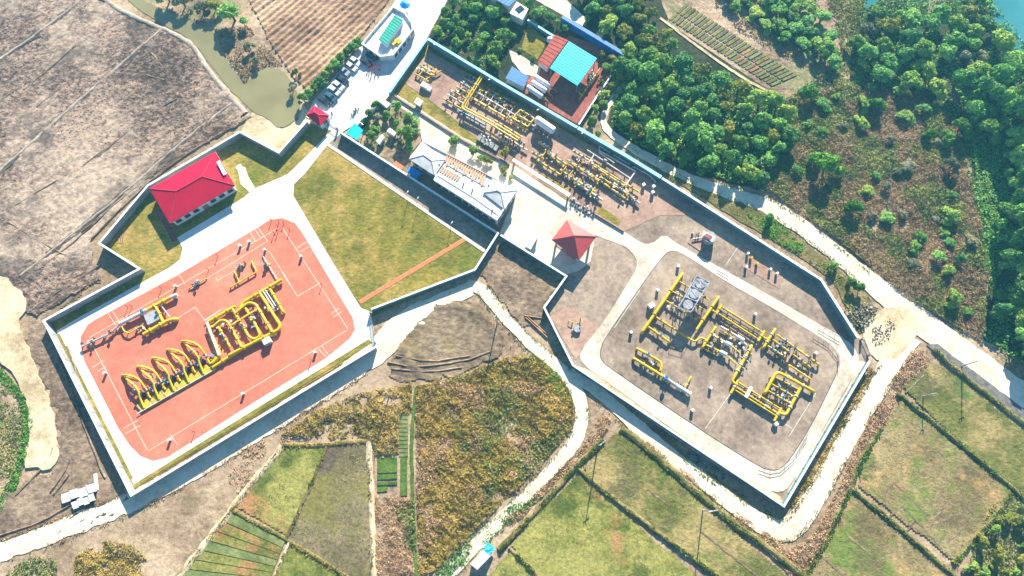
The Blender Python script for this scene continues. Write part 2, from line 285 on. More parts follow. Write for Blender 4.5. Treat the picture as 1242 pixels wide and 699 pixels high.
def relief(name, pts, level, mat, res, hf, rough=0.6, soft=0, zoff=0.0, kind='structure'):
    """piece of ground with real relief: a grid clipped to an outline"""
    w_ = [Vector((p.x, p.y, 0)) for p in PP(pts)]
    if soft: w_ = chaikin(w_, soft)
    if rough: w_ = roughen(w_, rough, 1.0, len(name))
    a = np.array([(p.x, p.y) for p in w_]); lo = a.min(0)-res; hi = a.max(0)+res
    nx, ny = int((hi[0]-lo[0])/res)+1, int((hi[1]-lo[1])/res)+1
    X, Y = np.meshgrid(lo[0]+np.arange(nx)*res, lo[1]+np.arange(ny)*res, indexing='ij')
    z = lvl(level)+zoff
    Z = z+0.02+hf(X, Y)
    idx = np.arange(nx*ny).reshape(nx, ny)
    q = np.stack([idx[:-1, :-1], idx[1:, :-1], idx[1:, 1:], idx[:-1, 1:]], -1).reshape(-1, 4)
    cx = (X[:-1, :-1]+res/2).ravel(); cy = (Y[:-1, :-1]+res/2).ravel()
    q = q[inside(cx, cy, w_)]
    used = np.unique(q); mp = np.full(nx*ny, -1); mp[used] = np.arange(len(used))
    v = np.stack([X.ravel(), Y.ravel(), Z.ravel()], -1)[used]
    o = bigmesh(name, v, mp[q], M[mat]); tag(o, kind=kind); return o
def rot(X, Y, deg):
    c, s = math.cos(R(deg)), math.sin(R(deg)); return X*c+Y*s, -X*s+Y*c

def ridge(name, pts, width, height, mat, seed=0, soft=1, zb=0.02, kind='structure', label=None, cat=None):
    """earth bank along a line, uneven in height and width"""
    p = [Vector((q.x, q.y, 0)) for q in PP(pts)]
    if soft: p = chaikin(p, soft, False)
    q = []
    for i in range(len(p)-1):
        k = max(1, int((p[i+1]-p[i]).length/0.9))
        for t in range(k): q.append(p[i].lerp(p[i+1], t/k))
    q.append(p[-1]); V = []; F = []
    for i, c in enumerate(q):
        d = (q[min(i+1, len(q)-1)]-q[max(i-1, 0)]).normalized(); nrm = Vector((-d.y, d.x, 0))
        wv = width*(0.75+0.6*float(fbm(c.x, c.y, .5, seed)))/2; hv = height*(0.6+0.8*float(fbm(c.x, c.y, .6, seed+9))); off = (float(fbm(c.x, c.y, .35, seed+5))-.5)*width*0.5
        for t, hh in ((-1, -.06), (-.62, .72), (-.15, 1), (.35, .92), (.7, .55), (1, -.06)):
            e = c+nrm*(t*wv+off); V.append((e.x, e.y, hh*hv+zb if hh > 0 else 0))
    n = 6
    for i in range(len(q)-1):
        for k in range(n-1): F.append((i*n+k, (i+1)*n+k, (i+1)*n+k+1, i*n+k+1))
    me = bpy.data.meshes.new(name); me.from_pydata(V, [], F); me.update()
    o = link(name, me, None, [M[mat]]); tag(o, label, cat, None, kind); return q

# leaf / blade clouds --------------------------------------------------------
def leaf_quads(c, nrm, size, g):
    """quads centred at c facing nrm (jittered)"""
    n = len(c); d = nrm+g.normal(0, .55, (n, 3)); d /= np.linalg.norm(d, axis=1)[:, None]+1e-9
    a = np.cross(d, g.normal(0, 1, (n, 3))); a /= np.linalg.norm(a, axis=1)[:, None]+1e-9; b = np.cross(d, a)
    s = (size*(0.6+0.8*g.random(n)))[:, None]*0.5
    v = np.stack([c-a*s*1.25, c-b*s*.8, c+a*s*1.25, c+b*s*.8], 1).reshape(-1, 3)
    return v, np.arange(4*n).reshape(n, 4)
def blades(pts, z0, h, wd, g, lean=.45):
    n = len(pts); an = g.random(n)*6.283; ln = h*lean*g.random(n); hh = h*(.5+.8*g.random(n)); w2 = wd*(.6+.8*g.random(n))*.5
    b = np.stack([pts[:, 0], pts[:, 1], z0], -1); s = np.stack([np.cos(an)*w2, np.sin(an)*w2, np.zeros(n)], -1)
    an2 = g.random(n)*6.283
    t = b+np.stack([np.cos(an2)*ln, np.sin(an2)*ln, hh], -1)
    v = np.stack([b-s, b+s, t+s*.35, t-s*.35], 1).reshape(-1, 3); return v, np.arange(4*n).reshape(n, 4)
def scrub(name, poly_px, dens, size, hmax, mat, seed, label, cat, thr=.3, nsc=.22, hole=None, kind='stuff', world=False):
    """low mass of scrub: leaf-sized faces piled into clumps"""
    poly = poly_px if world else PP(poly_px); p = scatter(poly, dens, seed); g = np.random.default_rng(seed)
    k = fbm(p[:, 0], p[:, 1], nsc, seed, 3); keep = k > thr+(g.random(len(p))-.5)*.16; p = p[keep]; k = k[keep]
    if hole is not None:
        for hp in hole:
            kk = ~inside(p[:, 0], p[:, 1], PP(hp)); p = p[kk]; k = k[kk]
    top = np.clip((k-thr)/(.75-thr), .05, 1)*hmax*(.55+.6*fbm(p[:, 0], p[:, 1], .9, seed+3, 2))
    z = .1+top*(.45+.55*g.random(len(p)))
    c = np.stack([p[:, 0], p[:, 1], z], -1); nrm = np.tile(np.array([[0, .12, .9]]), (len(p), 1))
    gx = (fbm(p[:, 0]+.4, p[:, 1], .9, seed+3, 2)-fbm(p[:, 0]-.4, p[:, 1], .9, seed+3, 2)); gy = (fbm(p[:, 0], p[:, 1]+.4, .9, seed+3, 2)-fbm(p[:, 0], p[:, 1]-.4, .9, seed+3, 2))
    nrm[:, 0] -= gx*3; nrm[:, 1] -= gy*3
    v, q = leaf_quads(c, nrm, np.full(len(p), size), g)
    o = bigmesh(name, v, q, M[mat]); tag(o, label, cat, None, kind); return o
def grass_line(name, lines, width, dens, h, mat, seed, label, cat='grass', zb=.15):
    """grass and weeds growing along banks (one uncountable mass)"""
    g = np.random.default_rng(seed); ps = []
    for q in lines:
        for i in range(len(q)-1):
            L_ = (q[i+1]-q[i]).length; k = g.poisson(L_*dens)
            if k == 0: continue
            t = g.random(k); d = (q[i+1]-q[i]).normalized(); off = g.normal(0, .4, k)*width
            ps.append(np.stack([q[i].x+(q[i+1].x-q[i].x)*t-d.y*off, q[i].y+(q[i+1].y-q[i].y)*t+d.x*off], -1))
    p = np.concatenate(ps); k = fbm(p[:, 0], p[:, 1], .3, seed); p = p[k > .43]
    z = np.full(len(p), zb)
    v, q = blades(p, z, h, h*.75, g, .9)
    o = bigmesh(name, v, q, M[mat]); tag(o, label, cat, None, 'stuff'); return o
def pline(pts, soft=1):
    p = [Vector((q.x, q.y, 0)) for q in PP(pts)]; return chaikin(p, soft, False) if soft else p
def band(pts, wd, soft=2):
    """outline of a strip of ground along a centre line; wd in metres (number or list)"""
    p = [Vector((q.x, q.y, 0)) for q in PP(pts)]; ws = list(wd) if isinstance(wd, (list, tuple)) else [wd]*len(p)
    p3 = [Vector((a.x, a.y, b)) for a, b in zip(p, ws)]; p3 = chaikin(p3, soft, False); l = []; r = []
    for i, c in enumerate(p3):
        d = (p3[min(i+1, len(p3)-1)]-p3[max(i-1, 0)]); d.z = 0; d.normalize(); n = Vector((-d.y, d.x, 0)); b = Vector((c.x, c.y, 0))
        l.append(b+n*c.z/2); r.append(b-n*c.z/2)
    return l+r[::-1]

# ================================================================ THE SETTING
b = MB(); S_ = 2600
b.prism([(-S_, -S_), (S_, -S_), (S_, S_), (-S_, S_)], -2.5, -0.02)
tag(b.build('ground', M['earth']), kind='structure')
H0 = lambda X, Y: X*0
# --- mud flats in the north-west
def mud_h(X, Y):
    u, v = rot(X, Y, 41)
    return .42*(fbm(u*.45, v*1.3, .55, 3, 4)-.5)+.5*(fbm(X, Y, .12, 8, 2)-.5)+.28+.12*(vnoise(X, Y, 1.1, 5)-.5)
relief('mud_field', [(-45, -45), (118, -45), (122, 2), (146, 15), (193, 35), (224, 48), (238, 64), (248, 82), (280, 118), (298, 138), (290, 152), (236, 180), (178, 218), (110, 292), (112, 318), (122, 338), (45, 385), (-45, 330)], 1, 'mud', .5, mud_h, .9)
def ditch_h(X, Y):
    u, v = rot(X, Y, 33); return .22*(fbm(u*.5, v*1.4, .6, 13, 4)-.5)+.1*(fbm(X, Y, .15, 18, 2)-.5)+.02
relief('muddy_ground', [(45, 385), (122, 338), (60, 390), (160, 612), (110, 632), (60, 650), (-45, 668), (-45, 620), (22, 590), (62, 572), (72, 520), (55, 460), (30, 410)], 1, 'dark_mud', .5, ditch_h, 1.4)
for i, (pts, wd, hh) in enumerate((
        ([(110, -8), (52, 38), (-10, 80)], 1.1, .3), ([(197, 36), (115, 107), (32, 180), (-10, 218)], 1.2, .32),
        ([(282, 126), (227, 168), (152, 234), (75, 296), (26, 335)], 1.0, .3))):
    ridge('ditch_side', pts, 2.6, .1, 'ditch_mud', 25+i, zb=.33); ridge('earth_bank', pts, wd, hh, 'bund', 20+i, zb=.36)
ridge('earth_bank', [(118, -8), (144, 13), (191, 33), (222, 46), (238, 62), (248, 80), (278, 116), (298, 138)], 1.9, .45, 'bund', 31, zb=.2)
ridge('earth_bank', [(304, 140), (255, 166), (178, 218), (108, 290)], 2.0, .35, 'mud', 33)
# --- canal and pond
sheet('water', [(120, -40), (165, -40), (170, -4), (182, 6), (216, 16), (242, 34), (264, 40), (268, 64), (283, 85), (299, 104), (306, 93), (326, 80), (346, 88), (356, 103), (366, 126), (360, 144), (342, 158), (322, 142), (307, 136), (291, 121), (273, 103), (247, 67), (227, 44), (198, 31), (152, 0)], 1, 'canal_water', .35, 1)
sheet('canal_bank', [(165, -40), (320, -40), (330, 20), (352, 70), (346, 88), (326, 80), (306, 93), (299, 104), (283, 85), (268, 64), (264, 40), (242, 34), (216, 16), (182, 6)], 0, 'dry_ground', .4)
sheet('sandy_ground', [(307, 136), (322, 142), (342, 158), (362, 146), (368, 128), (385, 150), (340, 186), (292, 160), (298, 145)], 0, 'sand', .5)
# --- ploughed field
def plough_h(X, Y):
    u, v = rot(X, Y, 48); v = v+3.0*(fbm(X, Y, .03, 4, 2)-.5)
    return .3*np.sin(v*2*math.pi/2.1)*(.3+1.2*fbm(u*.15, v, .5, 44, 2))+.25*(fbm(X, Y, 1.2, 6, 2)-.5)+.2
relief('ploughed_field', [(300, -45), (500, -45), (466, 8), (436, 48), (404, 80), (372, 112), (350, 84), (330, 55), (316, 25), (302, 0)], 1, 'plough', .4, plough_h, .6)
# --- sandy tracks, west side
sheet('sandy_track', [(-45, 325), (0, 335), (22, 345), (36, 372), (22, 392), (34, 425), (54, 470), (70, 515), (72, 560), (60, 574), (46, 566), (26, 572), (40, 520), (32, 480), (8, 440), (-45, 405)], 5, 'sand', .7, 1, drop=.6)
sheet('grass_verge', [(-45, 420), (0, 445), (30, 478), (40, 512), (30, 560), (20, 592), (0, 626), (-45, 650)], 1, 'dry_ground', .5)
sheet('dirt_road', band([(-60, 690), (0, 670), (80, 640), (155, 612), (220, 578), (330, 512), (455, 432), (480, 400), (520, 372), (570, 350)], [5, 5, 5.5, 5, 6, 6, 6.5, 9, 5.5, 4.5]), 2, 'white_road', .7, drop=.2)
sheet('beige_ground', [(150, 615), (300, 535), (460, 425), (480, 430), (470, 455), (400, 500), (345, 540), (290, 605), (215, 690), (160, 720), (-45, 720), (-45, 690), (60, 650)], 0, 'earth', .7)
# --- dirt roads on the east side
sheet('dirt_road', band([(566, 345), (585, 350), (610, 384), (650, 424), (690, 455), (706, 488), (705, 520), (690, 548), (640, 600), (585, 652), (525, 715)], [3.5, 3.6, 3.2, 3.2, 4, 4, 4, 3.8, 3.2, 3.6, 4]), 2, 'white_road', .3, step=.8)
sheet('dirt_road', band([(690, 452), (730, 478), (775, 520), (825, 562), (890, 612), (930, 640), (958, 646), (985, 610), (1010, 565), (1042, 505), (1078, 448), (1100, 405)], [3, 3.6, 4, 4.4, 4.6, 5.2, 6.5, 6, 5, 5.4, 6, 9]), 2, 'white_road', .3, step=.8)
sheet('dirt_road', band([(765, 92), (748, 112), (731, 138), (733, 156), (762, 178), (830, 216), (895, 238), (935, 250), (985, 285), (1050, 338), (1105, 383), (1185, 440), (1300, 520)], [1.5, 1.8, 2, 2.4, 3, 3.2, 4.5, 5.6, 5.5, 6, 9, 7.6, 7.4]), 2, 'white_road', .4, step=.8)
sheet('gravel_area', [(1043, 400), (1062, 378), (1095, 368), (1120, 395), (1105, 420), (1080, 440), (1058, 436)], 2, 'sand', .5, 1)
# --- mud bowl and bare plots between the compounds
def bowl_h(X, Y):
    c = P(545, 415); d = np.hypot(X-c.x, (Y-c.y)*1.25); u, v = rot(X, Y, -10)
    return .2*(fbm(u*.5, v*1.6, .9, 9, 3)-.5)+.5*np.exp(-((d-14)/1.4)**2)*fbm(X, Y, .2, 77, 2)+.07
relief('muddy_hollow', [(470, 452), (488, 412), (515, 385), (545, 364), (562, 362), (590, 376), (600, 395), (618, 415), (602, 434), (572, 448), (530, 460), (490, 464)], 1, 'bowl_mud', .45, bowl_h, 1.3, 1)
def bare_h(X, Y):
    u, v = rot(X, Y, -40); return .3*(fbm(u*.6, v*1.6, .8, 23, 3)-.5)+.08
relief('bare_plot', [(608, 296), (681, 341), (656, 374), (660, 392), (634, 396), (606, 362), (584, 333)], 1, 'dark_mud', .45, bare_h, .9)

# --- fields
def field(pts, mat, seed, amp=.14, name='paddy_field'):
    def h(X, Y): return amp*(fbm(X, Y, .7, seed, 3)-.5)+amp*.8*(vnoise(X, Y, 1.4, seed+4)-.5)+.1
    return relief(name, pts, 1, mat, .6, h, .35)
field([(345, 543), (396, 541), (371, 600), (350, 650), (286, 614)], 'paddy_green', 41)
field([(399, 541), (444, 539), (449, 600), (451, 715), (432, 705), (350, 654), (372, 605)], 'paddy_grey', 42)
field([(352, 660), (412, 692), (440, 720), (325, 720)], 'paddy_green', 43)
field([(708, 568), (749, 524), (766, 527), (862, 622), (950, 695), (970, 722), (905, 722), (723, 591)], 'paddy', 44)
field([(700, 576), (847, 700), (870, 722), (672, 722), (620, 662), (655, 622)], 'paddy_green', 45)
field([(620, 668), (655, 700), (670, 722), (575, 722)], 'paddy_green', 46)
field([(1074, 515), (1092, 484), (1132, 519), (1226, 596), (1210, 622), (1156, 680), (1042, 590), (1046, 558)], 'paddy_brown', 47)
field([(1030, 598), (1156, 700), (1170, 722), (965, 722), (1002, 660)], 'paddy_brown', 48)
field([(1095, 470), (1128, 443), (1142, 444), (1190, 482), (1300, 570), (1300, 650), (1238, 600), (1140, 515)], 'paddy', 49)
# ditched beds, bottom left: each bed its own strip
vb = tag(MB().prism(PP([(282, 622), (346, 657), (320, 725), (190, 725)]), 0, .1).build('vegetable_plot', M['veg_bed']), kind='structure')
for i in range(9):
    t0, t1 = i/9+.006, (i+1)/9-.006
    A, B_ = P(282, 622), P(346, 657); C_, D_ = P(190, 725), P(318, 725)
    q = [A.lerp(C_, t0), B_.lerp(D_, t0), B_.lerp(D_, t1), A.lerp(C_, t1)]
    MB().prism([(p.x, p.y) for p in q], .05, .32).build('planting_bed', M['paddy_green' if i % 3 else 'veg_bed'], vb)
# kitchen garden beside the scrub
kg = tag(MB().prism(PP([(455, 500), (500, 498), (503, 612), (455, 612)]), 0, .11).build('vegetable_plot', M['dry_ground']), kind='structure')
for x0, x1, y0, y1, m in ((458, 482, 556, 574, 'crop_green'), (458, 482, 576, 582, 'crop_green'), (458, 482, 585, 589, 'crop_green'), (458, 470, 591, 597, 'crop_green'), (486, 494, 556, 602, 'crop_green')):
    MB().prism(PP([(x0, y0), (x1, y0-1), (x1, y1-1), (x0, y1)]), .05, .4).build('planting_bed', M[m], kg)
for i in range(11):
    y0 = 500+i*5
    MB().prism(PP([(484, y0), (495, y0), (495, y0+4), (484, y0+4)]), .05, .3).build('planting_bed', M['veg_bed'], kg)
sheet('grass_path', band([(505, 470), (499, 530), (500, 600), (506, 720)], 1.0, 1), 2, 'crop_green', .2)
# terraced garden in the north-east: each bed a strip
tg = tag(MB().prism(PP([(831, 0), (970, 90), (962, 108), (930, 108), (808, 27)]), 0, .1).build('terraced_garden', M['dry_ground']), kind='structure')
A, B_, C_, D_ = P(832, 4), P(968, 92), P(810, 24), P(936, 106); n = 30
for i in range(n):
    for t0, t1 in ((.02, .55), (.62, .97)):
        s0, s1 = i/n+.006, (i+1)/n-.006
        q = [A.lerp(B_, s0).lerp(C_.lerp(D_, s0), t0), A.lerp(B_, s1).lerp(C_.lerp(D_, s1), t0), A.lerp(B_, s1).lerp(C_.lerp(D_, s1), t1), A.lerp(B_, s0).lerp(C_.lerp(D_, s0), t1)]
        MB().prism([(p.x, p.y) for p in q], .05, .28+.06*(i % 3)).build('planting_bed', M[('veg_bed', 'paddy_grey', 'paddy_green', 'paddy_grey')[(i*7+int(t0*9)) % 4]], tg)
sheet('garden_path', band([(800, 22), (850, 60), (900, 95), (945, 118)], .9, 1), 2, 'sand', .2)
# plastic-covered strip beside the road
sheet('mulched_strip', [(1123, 418), (1137, 418), (1300, 540), (1300, 556), (1160, 450)], 2, 'plastic_black', .15)
# drainage cuts in the fields: narrow strips of bare wet soil
for a, b_ in (((1083, 586), (1068, 602)), ((1083, 586), (1095, 597)), ((1099, 602), (1130, 630)), ((1130, 630), (1150, 610)), ((1092, 613), (1154, 677)), ((1092, 613), (1080, 625)), ((1110, 632), (1098, 645)), ((1123, 640), (1170, 620)), ((1145, 660), (1175, 634)), ((1028, 650), (1058, 675)), ((988, 668), (1022, 698)), ((1058, 685), (1072, 676)),
              ((785, 594), (812, 613)), ((850, 645), (920, 700)), ((755, 545), (762, 553)), ((845, 637), (850, 642)), ((1120, 455), (1098, 476))):
    A, B_ = P(*a), P(*b_); d = (B_-A).normalized(); nn = Vector((-d.y, d.x, 0))*.22; q = roughen([A+nn, B_+nn, B_-nn, A-nn], .12, .8, 3); DZ = globals().get('DZ', .3)+.004; z = DZ
    tag(MB().prism(q, z-.2, z).build('drainage_cut', M['dark_mud']), kind='structure')
# vehicle ruts on the mud flats
for i, pts in enumerate(([(298, 146), (240, 178), (190, 214), (150, 250), (112, 290)], [(290, 140), (236, 172), (180, 210), (130, 258), (100, 286), (60, 318)], [(278, 140), (220, 184), (160, 232), (100, 282)], [(180, 60), (190, 72), (205, 92)], [(178, 92), (200, 98)], [(120, 190), (180, 140), (215, 120)], [(90, 210), (130, 180), (170, 150)], [(20, 250), (60, 225), (105, 200)], [(10, 270), (60, 300), (80, 310)], [(60, 150), (100, 118), (140, 82)], [(46, 130), (90, 96)], [(30, 110), (70, 76), (100, 50)], [(5, 120), (35, 96)], [(40, 375), (110, 330), (122, 322)], [(46, 380), (118, 336)], [(82, 420), (110, 500), (150, 590)], [(60, 400), (96, 500), (128, 580)], [(20, 600), (60, 560), (70, 530)], [(62, 596), (78, 574), (84, 560)], [(66, 600), (84, 576)], [(0, 650), (50, 634), (90, 610)], [(470, 440), (500, 446), (560, 440), (600, 425)], [(480, 432), (520, 440), (570, 432)], [(475, 448), (520, 452), (560, 446)])):
    ridge('wheel_rut', pts, .7, .4, 'dark_mud', 80+i, zb=.12)
# banks between the fields
BK = []
def bankline(pts, wd=1.6, hh=.7, mat='bank', seed=0): BK.append(ridge('field_bank', pts, wd, hh, mat, 60+len(BK)))
bankline([(343, 541), (396, 539), (446, 536)], 1.6, .5); bankline([(447, 536), (450, 600), (453, 712)], 1.8, .6, 'sand'); bankline([(397, 542), (371, 604), (348, 652)], 1.4, .45)
bankline([(280, 617), (349, 656), (422, 700)], 1.5, .5); bankline([(343, 541), (288, 610), (208, 712)], 2.0, .55, 'sand'); bankline([(351, 658), (328, 712)], 1.1, .4, 'sand')
bankline([(696, 565), (725, 590), (790, 640), (880, 706)], 1.5, .8); bankline([(752, 521), (776, 536), (862, 614), (945, 676), (985, 705)], 2.4, .9)
bankline([(732, 534), (697, 568), (650, 620), (606, 668)], 1.8, .7); bankline([(618, 664), (660, 706)], 1.4, .6)
bankline([(1030, 591), (1090, 640), (1160, 702)], 1.6, .9); bankline([(1087, 478), (1140, 518), (1241, 604)], 1.6, .9)
bankline([(1132, 424), (1150, 441), (1195, 478), (1300, 560)], 1.9, .8); bankline([(1226, 598), (1208, 626), (1156, 684)], 2.0, .6)
bankline([(1068, 520), (1044, 560), (1030, 595), (1000, 660), (975, 700)], 2.0, .7)
# north-east hillside, wood floor, lakes
sheet('hillside', [(790, -45), (1300, -45), (1300, 520), (1185, 425), (1097, 365), (1012, 292), (925, 230), (960, 140), (900, 100), (830, 60)], 0, 'dry_ground', .6)
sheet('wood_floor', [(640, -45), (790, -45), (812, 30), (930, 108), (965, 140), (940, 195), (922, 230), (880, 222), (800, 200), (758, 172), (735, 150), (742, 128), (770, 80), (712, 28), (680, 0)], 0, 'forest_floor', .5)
sheet('wood_floor', [(1045, -45), (1300, -45), (1300, 470), (1190, 410), (1200, 330), (1182, 260), (1178, 200), (1150, 150), (1100, 112), (1030, 100), (1030, 40)], 1, 'forest_floor', .5)  # dark floor colour carries the deep shade of the narrow valley
sheet('bare_earth', [(1122, -40), (1158, -40), (1148, 8), (1128, 28), (1119, 24), (1128, 4)], 2, 'pad_pink', .4, 1)
sheet('water', [(1196, -45), (1310, -45), (1310, 95), (1242, 80), (1225, 75), (1216, 52), (1204, 24)], 2, 'lake_water', .4, 1)
sheet('water', [(1040, -45), (1070, -45), (1066, 6), (1055, 12), (1044, 8)], 2, 'lake_water', .4, 1)
sheet('road_verge', [(756, 172), (830, 212), (898, 240), (925, 256), (984, 300), (1048, 352), (1062, 376), (1042, 405), (1010, 340), (960, 305), (880, 258), (810, 214), (745, 170)], 1, 'bank', .4)

# --- red yard compound
sheet('grass', [(452, 384), (576, 330), (602, 287), (413, 164), (374, 150), (338, 190), (292, 165), (180, 230), (125, 296), (172, 328), (62, 392), (162, 594), (452, 419)], 1, 'lawn')
sheet('concrete_pavement', [(69, 402), (90, 389), (160, 350), (206, 325), (219, 315), (222, 301), (215, 289), (296, 240), (304, 233), (286, 203), (292, 199), (310, 229), (349, 212), (372, 190), (397, 164), (407, 156), (413, 163), (396, 178), (370, 211), (357, 224), (356, 238), (369, 260), (395, 304), (423, 350), (438, 374), (451, 379), (455, 419), (420, 432), (163, 588)], 2, 'concrete_white', soft=0)
plaza = sheet('red_paving', [(98, 418), (99, 408), (107, 394), (122, 385), (216, 334), (312, 277), (328, 267), (343, 265), (358, 271), (367, 283), (390, 322), (428, 386), (431, 400), (424, 411), (395, 435), (310, 487), (203, 555), (186, 559), (171, 553), (158, 540), (144, 519), (103, 438)], 3, 'red_paving', soft=0)
def paint(a, b_, wd=.2, parent=plaza, z=.325, mat='line_paint'):
    A, B_ = P(*a), P(*b_); d = (B_-A).normalized(); nn = Vector((-d.y, d.x, 0))*wd/2
    MB().prism([A+nn, B_+nn, B_-nn, A-nn], z-.03, z+random.random()*.003).build('painted_line', M[mat], parent)
for a, b_ in (((109, 410), (338, 277)), ((343, 277), (422, 399)), ((421, 401), (181, 547)), ((179, 546), (110, 413)),
              ((132, 381), (141, 395)), ((137, 378), (146, 392)), ((218, 334), (225, 345)), ((304, 283), (311, 294)), ((310, 279), (317, 290)), ((313, 276), (325, 293)), ((325, 293), (262, 332)), ((262, 332), (230, 352)),
              ((372, 294), (361, 301)), ((375, 300), (364, 306)), ((412, 374), (402, 381)), ((415, 378), (405, 385)), ((391, 421), (399, 431)), ((387, 424), (395, 433)), ((208, 528), (216, 540)), ((150, 520), (168, 510)), ((152, 527), (171, 516)), ((113, 446), (126, 438)), ((119, 451), (129, 445)),
              ((212, 389), (237, 373)), ((237, 373), (251, 392)), ((343, 330), (361, 360)), ((361, 360), (388, 344)), ((262, 337), (264, 341)), ((264, 341), (285, 329)), ((318, 310), (327, 305)), ((327, 305), (340, 326)), ((340, 326), (352, 346))):
    paint(a, b_)
sheet('grass_strip', [(68.5, 407), (72.5, 404.5), (162, 580), (157, 583)], 3, 'lawn')
sheet('grass_strip', [(170, 583), (173, 586), (452, 416), (447, 412)], 3, 'lawn')
sheet('paved_path', [(563, 288), (567, 291.5), (438, 369), (434.5, 365)], 2, 'orange_brick')
sheet('gravel_strip', [(399, 174), (413, 164), (602, 287), (588, 303)], 2, 'pad')
sheet('kerb', [(396.5, 177), (399.5, 174.5), (589, 303.5), (586.5, 306.5)], 3, 'kerb')
# --- forecourt and car park
sheet('concrete_pavement', [(371, 142), (381, 122), (437, 57), (452, 40), (478, 4), (505, -45), (570, -45), (541, 4), (518, 47), (473, 113), (446, 142), (412, 163), (398, 158)], 1, 'concrete_white', .1)
# --- upper station yard
sheet('grass', [(520, 50), (605, 100), (700, 156), (760, 192), (800, 217), (770, 290), (690, 246), (560, 172), (474, 114)], 1, 'lawn')
up = 'pad_pink'
sheet('paved_yard', [(521, 62), (600, 110), (700, 168), (760, 200), (800, 222), (840, 245), (830, 262), (800, 262), (757, 281), (722, 262), (680, 236), (640, 212), (608, 196), (585, 175), (545, 140), (518, 120), (491, 102)], 2, up, .1)
# --- right compound ground, plaza, road ring, pads
sheet('paved_ground', [(606, 286), (620, 196), (700, 250), (757, 281), (800, 218), (996, 340), (1050, 424), (1054, 438), (951, 611), (696, 443), (663, 374), (688, 336)], 1, 'pad')
sheet('concrete_plaza', [(476, 112), (560, 166), (622, 200), (690, 246), (757, 283), (771, 297), (757, 299), (722, 286), (716, 318), (700, 330), (686, 333), (606, 283), (628, 232), (512, 172), (508, 148), (474, 124)], 2, 'concrete_cream', .2)
sheet('concrete_road', [(690, 244), (757, 281), (778, 296), (790, 297), (805, 284), (822, 297), (878, 328), (930, 357), (990, 392), (1026, 412), (1040, 428), (1041, 446), (1026, 470), (990, 535), (958, 590), (946, 598), (926, 593), (850, 546), (735, 463), (706, 442), (702, 428), (733, 390), (764, 340), (772, 326), (772, 313), (757, 298), (684, 252)], 3, 'concrete_cream', 0, 1)
pk = chaikin([Vector((q.x, q.y, 0)) for q in PP([(776, 350), (803, 313), (811, 306), (819, 305), (834, 312), (885, 346), (925, 368), (986, 405), (1005, 417), (1016, 432), (1016, 446), (1010, 462), (981, 520), (957, 558), (946, 568), (936, 571), (920, 566), (849, 521), (737, 445), (729, 436), (728, 427), (733, 412)])], 1); pc_ = sum(pk, Vector((0, 0, 0)))/len(pk)
sheet('pad_kerb', [q+(q-pc_).normalized()*.22 for q in pk], 3, 'dark_steel')
pad = sheet('paved_pad', [(776, 350), (803, 313), (811, 306), (819, 305), (834, 312), (885, 346), (925, 368), (986, 405), (1005, 417), (1016, 432), (1016, 446), (1010, 462), (981, 520), (957, 558), (946, 568), (936, 571), (920, 566), (849, 521), (737, 445), (729, 436), (728, 427), (733, 412)], 4, 'pad', 0, 1)
sheet('sandy_strip', [(702, 445), (716, 450), (850, 547), (945, 602), (950, 609), (944, 610), (850, 553), (700, 449)], 3, 'sand', .1)
sheet('sandy_strip', [(1043, 438), (1050, 440), (958, 600), (951, 606), (957, 592), (1027, 472)], 3, 'concrete_cream', .1)
sheet('light_slab', [(908, 312), (950, 336), (944, 350), (900, 324)], 2, 'pad_pink', .1); sheet('light_slab', [(834, 295), (845, 282), (858, 289), (850, 306)], 4, 'pad_pink', .1)
sheet('lawn_patch', [(727, 250), (753, 268), (748, 277), (722, 258)], 3, 'lawn'); sheet('lawn_patch', [(658, 212), (692, 231), (688, 238), (654, 218)], 3, 'lawn')
sheet('stained_slab', [(666, 384), (690, 372), (728, 398), (704, 428), (698, 436)], 2, 'pad_pink', .2)
# joints in the pad
for a, b_ in (((889, 473), (855, 520)), ((989, 477), (956, 530)), ((947, 512), (960, 520)), ((776, 352), (745, 398)), ((895, 300), (880, 322))):
    paint(a, b_, .16, pad, .425 if a[0] != 895 else .3, 'kerb')
# --- middle garden, upper works yard
sheet('garden_soil', [(446, 136), (458, 121), (474, 124), (510, 146), (509, 173), (494, 192), (508, 212), (498, 214), (430, 170)], 2, 'dry_ground', .2)
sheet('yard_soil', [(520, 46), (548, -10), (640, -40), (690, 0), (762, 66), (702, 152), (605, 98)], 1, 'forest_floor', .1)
sheet('maroon_yard', [(690, 44), (757, 66), (700, 151), (630, 112), (655, 78)], 2, 'maroon_paving')
sheet('lawn_patch', [(641, 30), (664, 50), (652, 73), (632, 60)], 2, 'lawn', .2); sheet('paved_path', [(616, 61), (627, 65), (656, 84), (652, 95), (634, 90), (622, 76)], 2, 'concrete_cream', .2)
sheet('white_road', [(640, -20), (664, -20), (711, 23), (706, 32), (684, 20), (650, 1)], 2, 'white_road', .2)

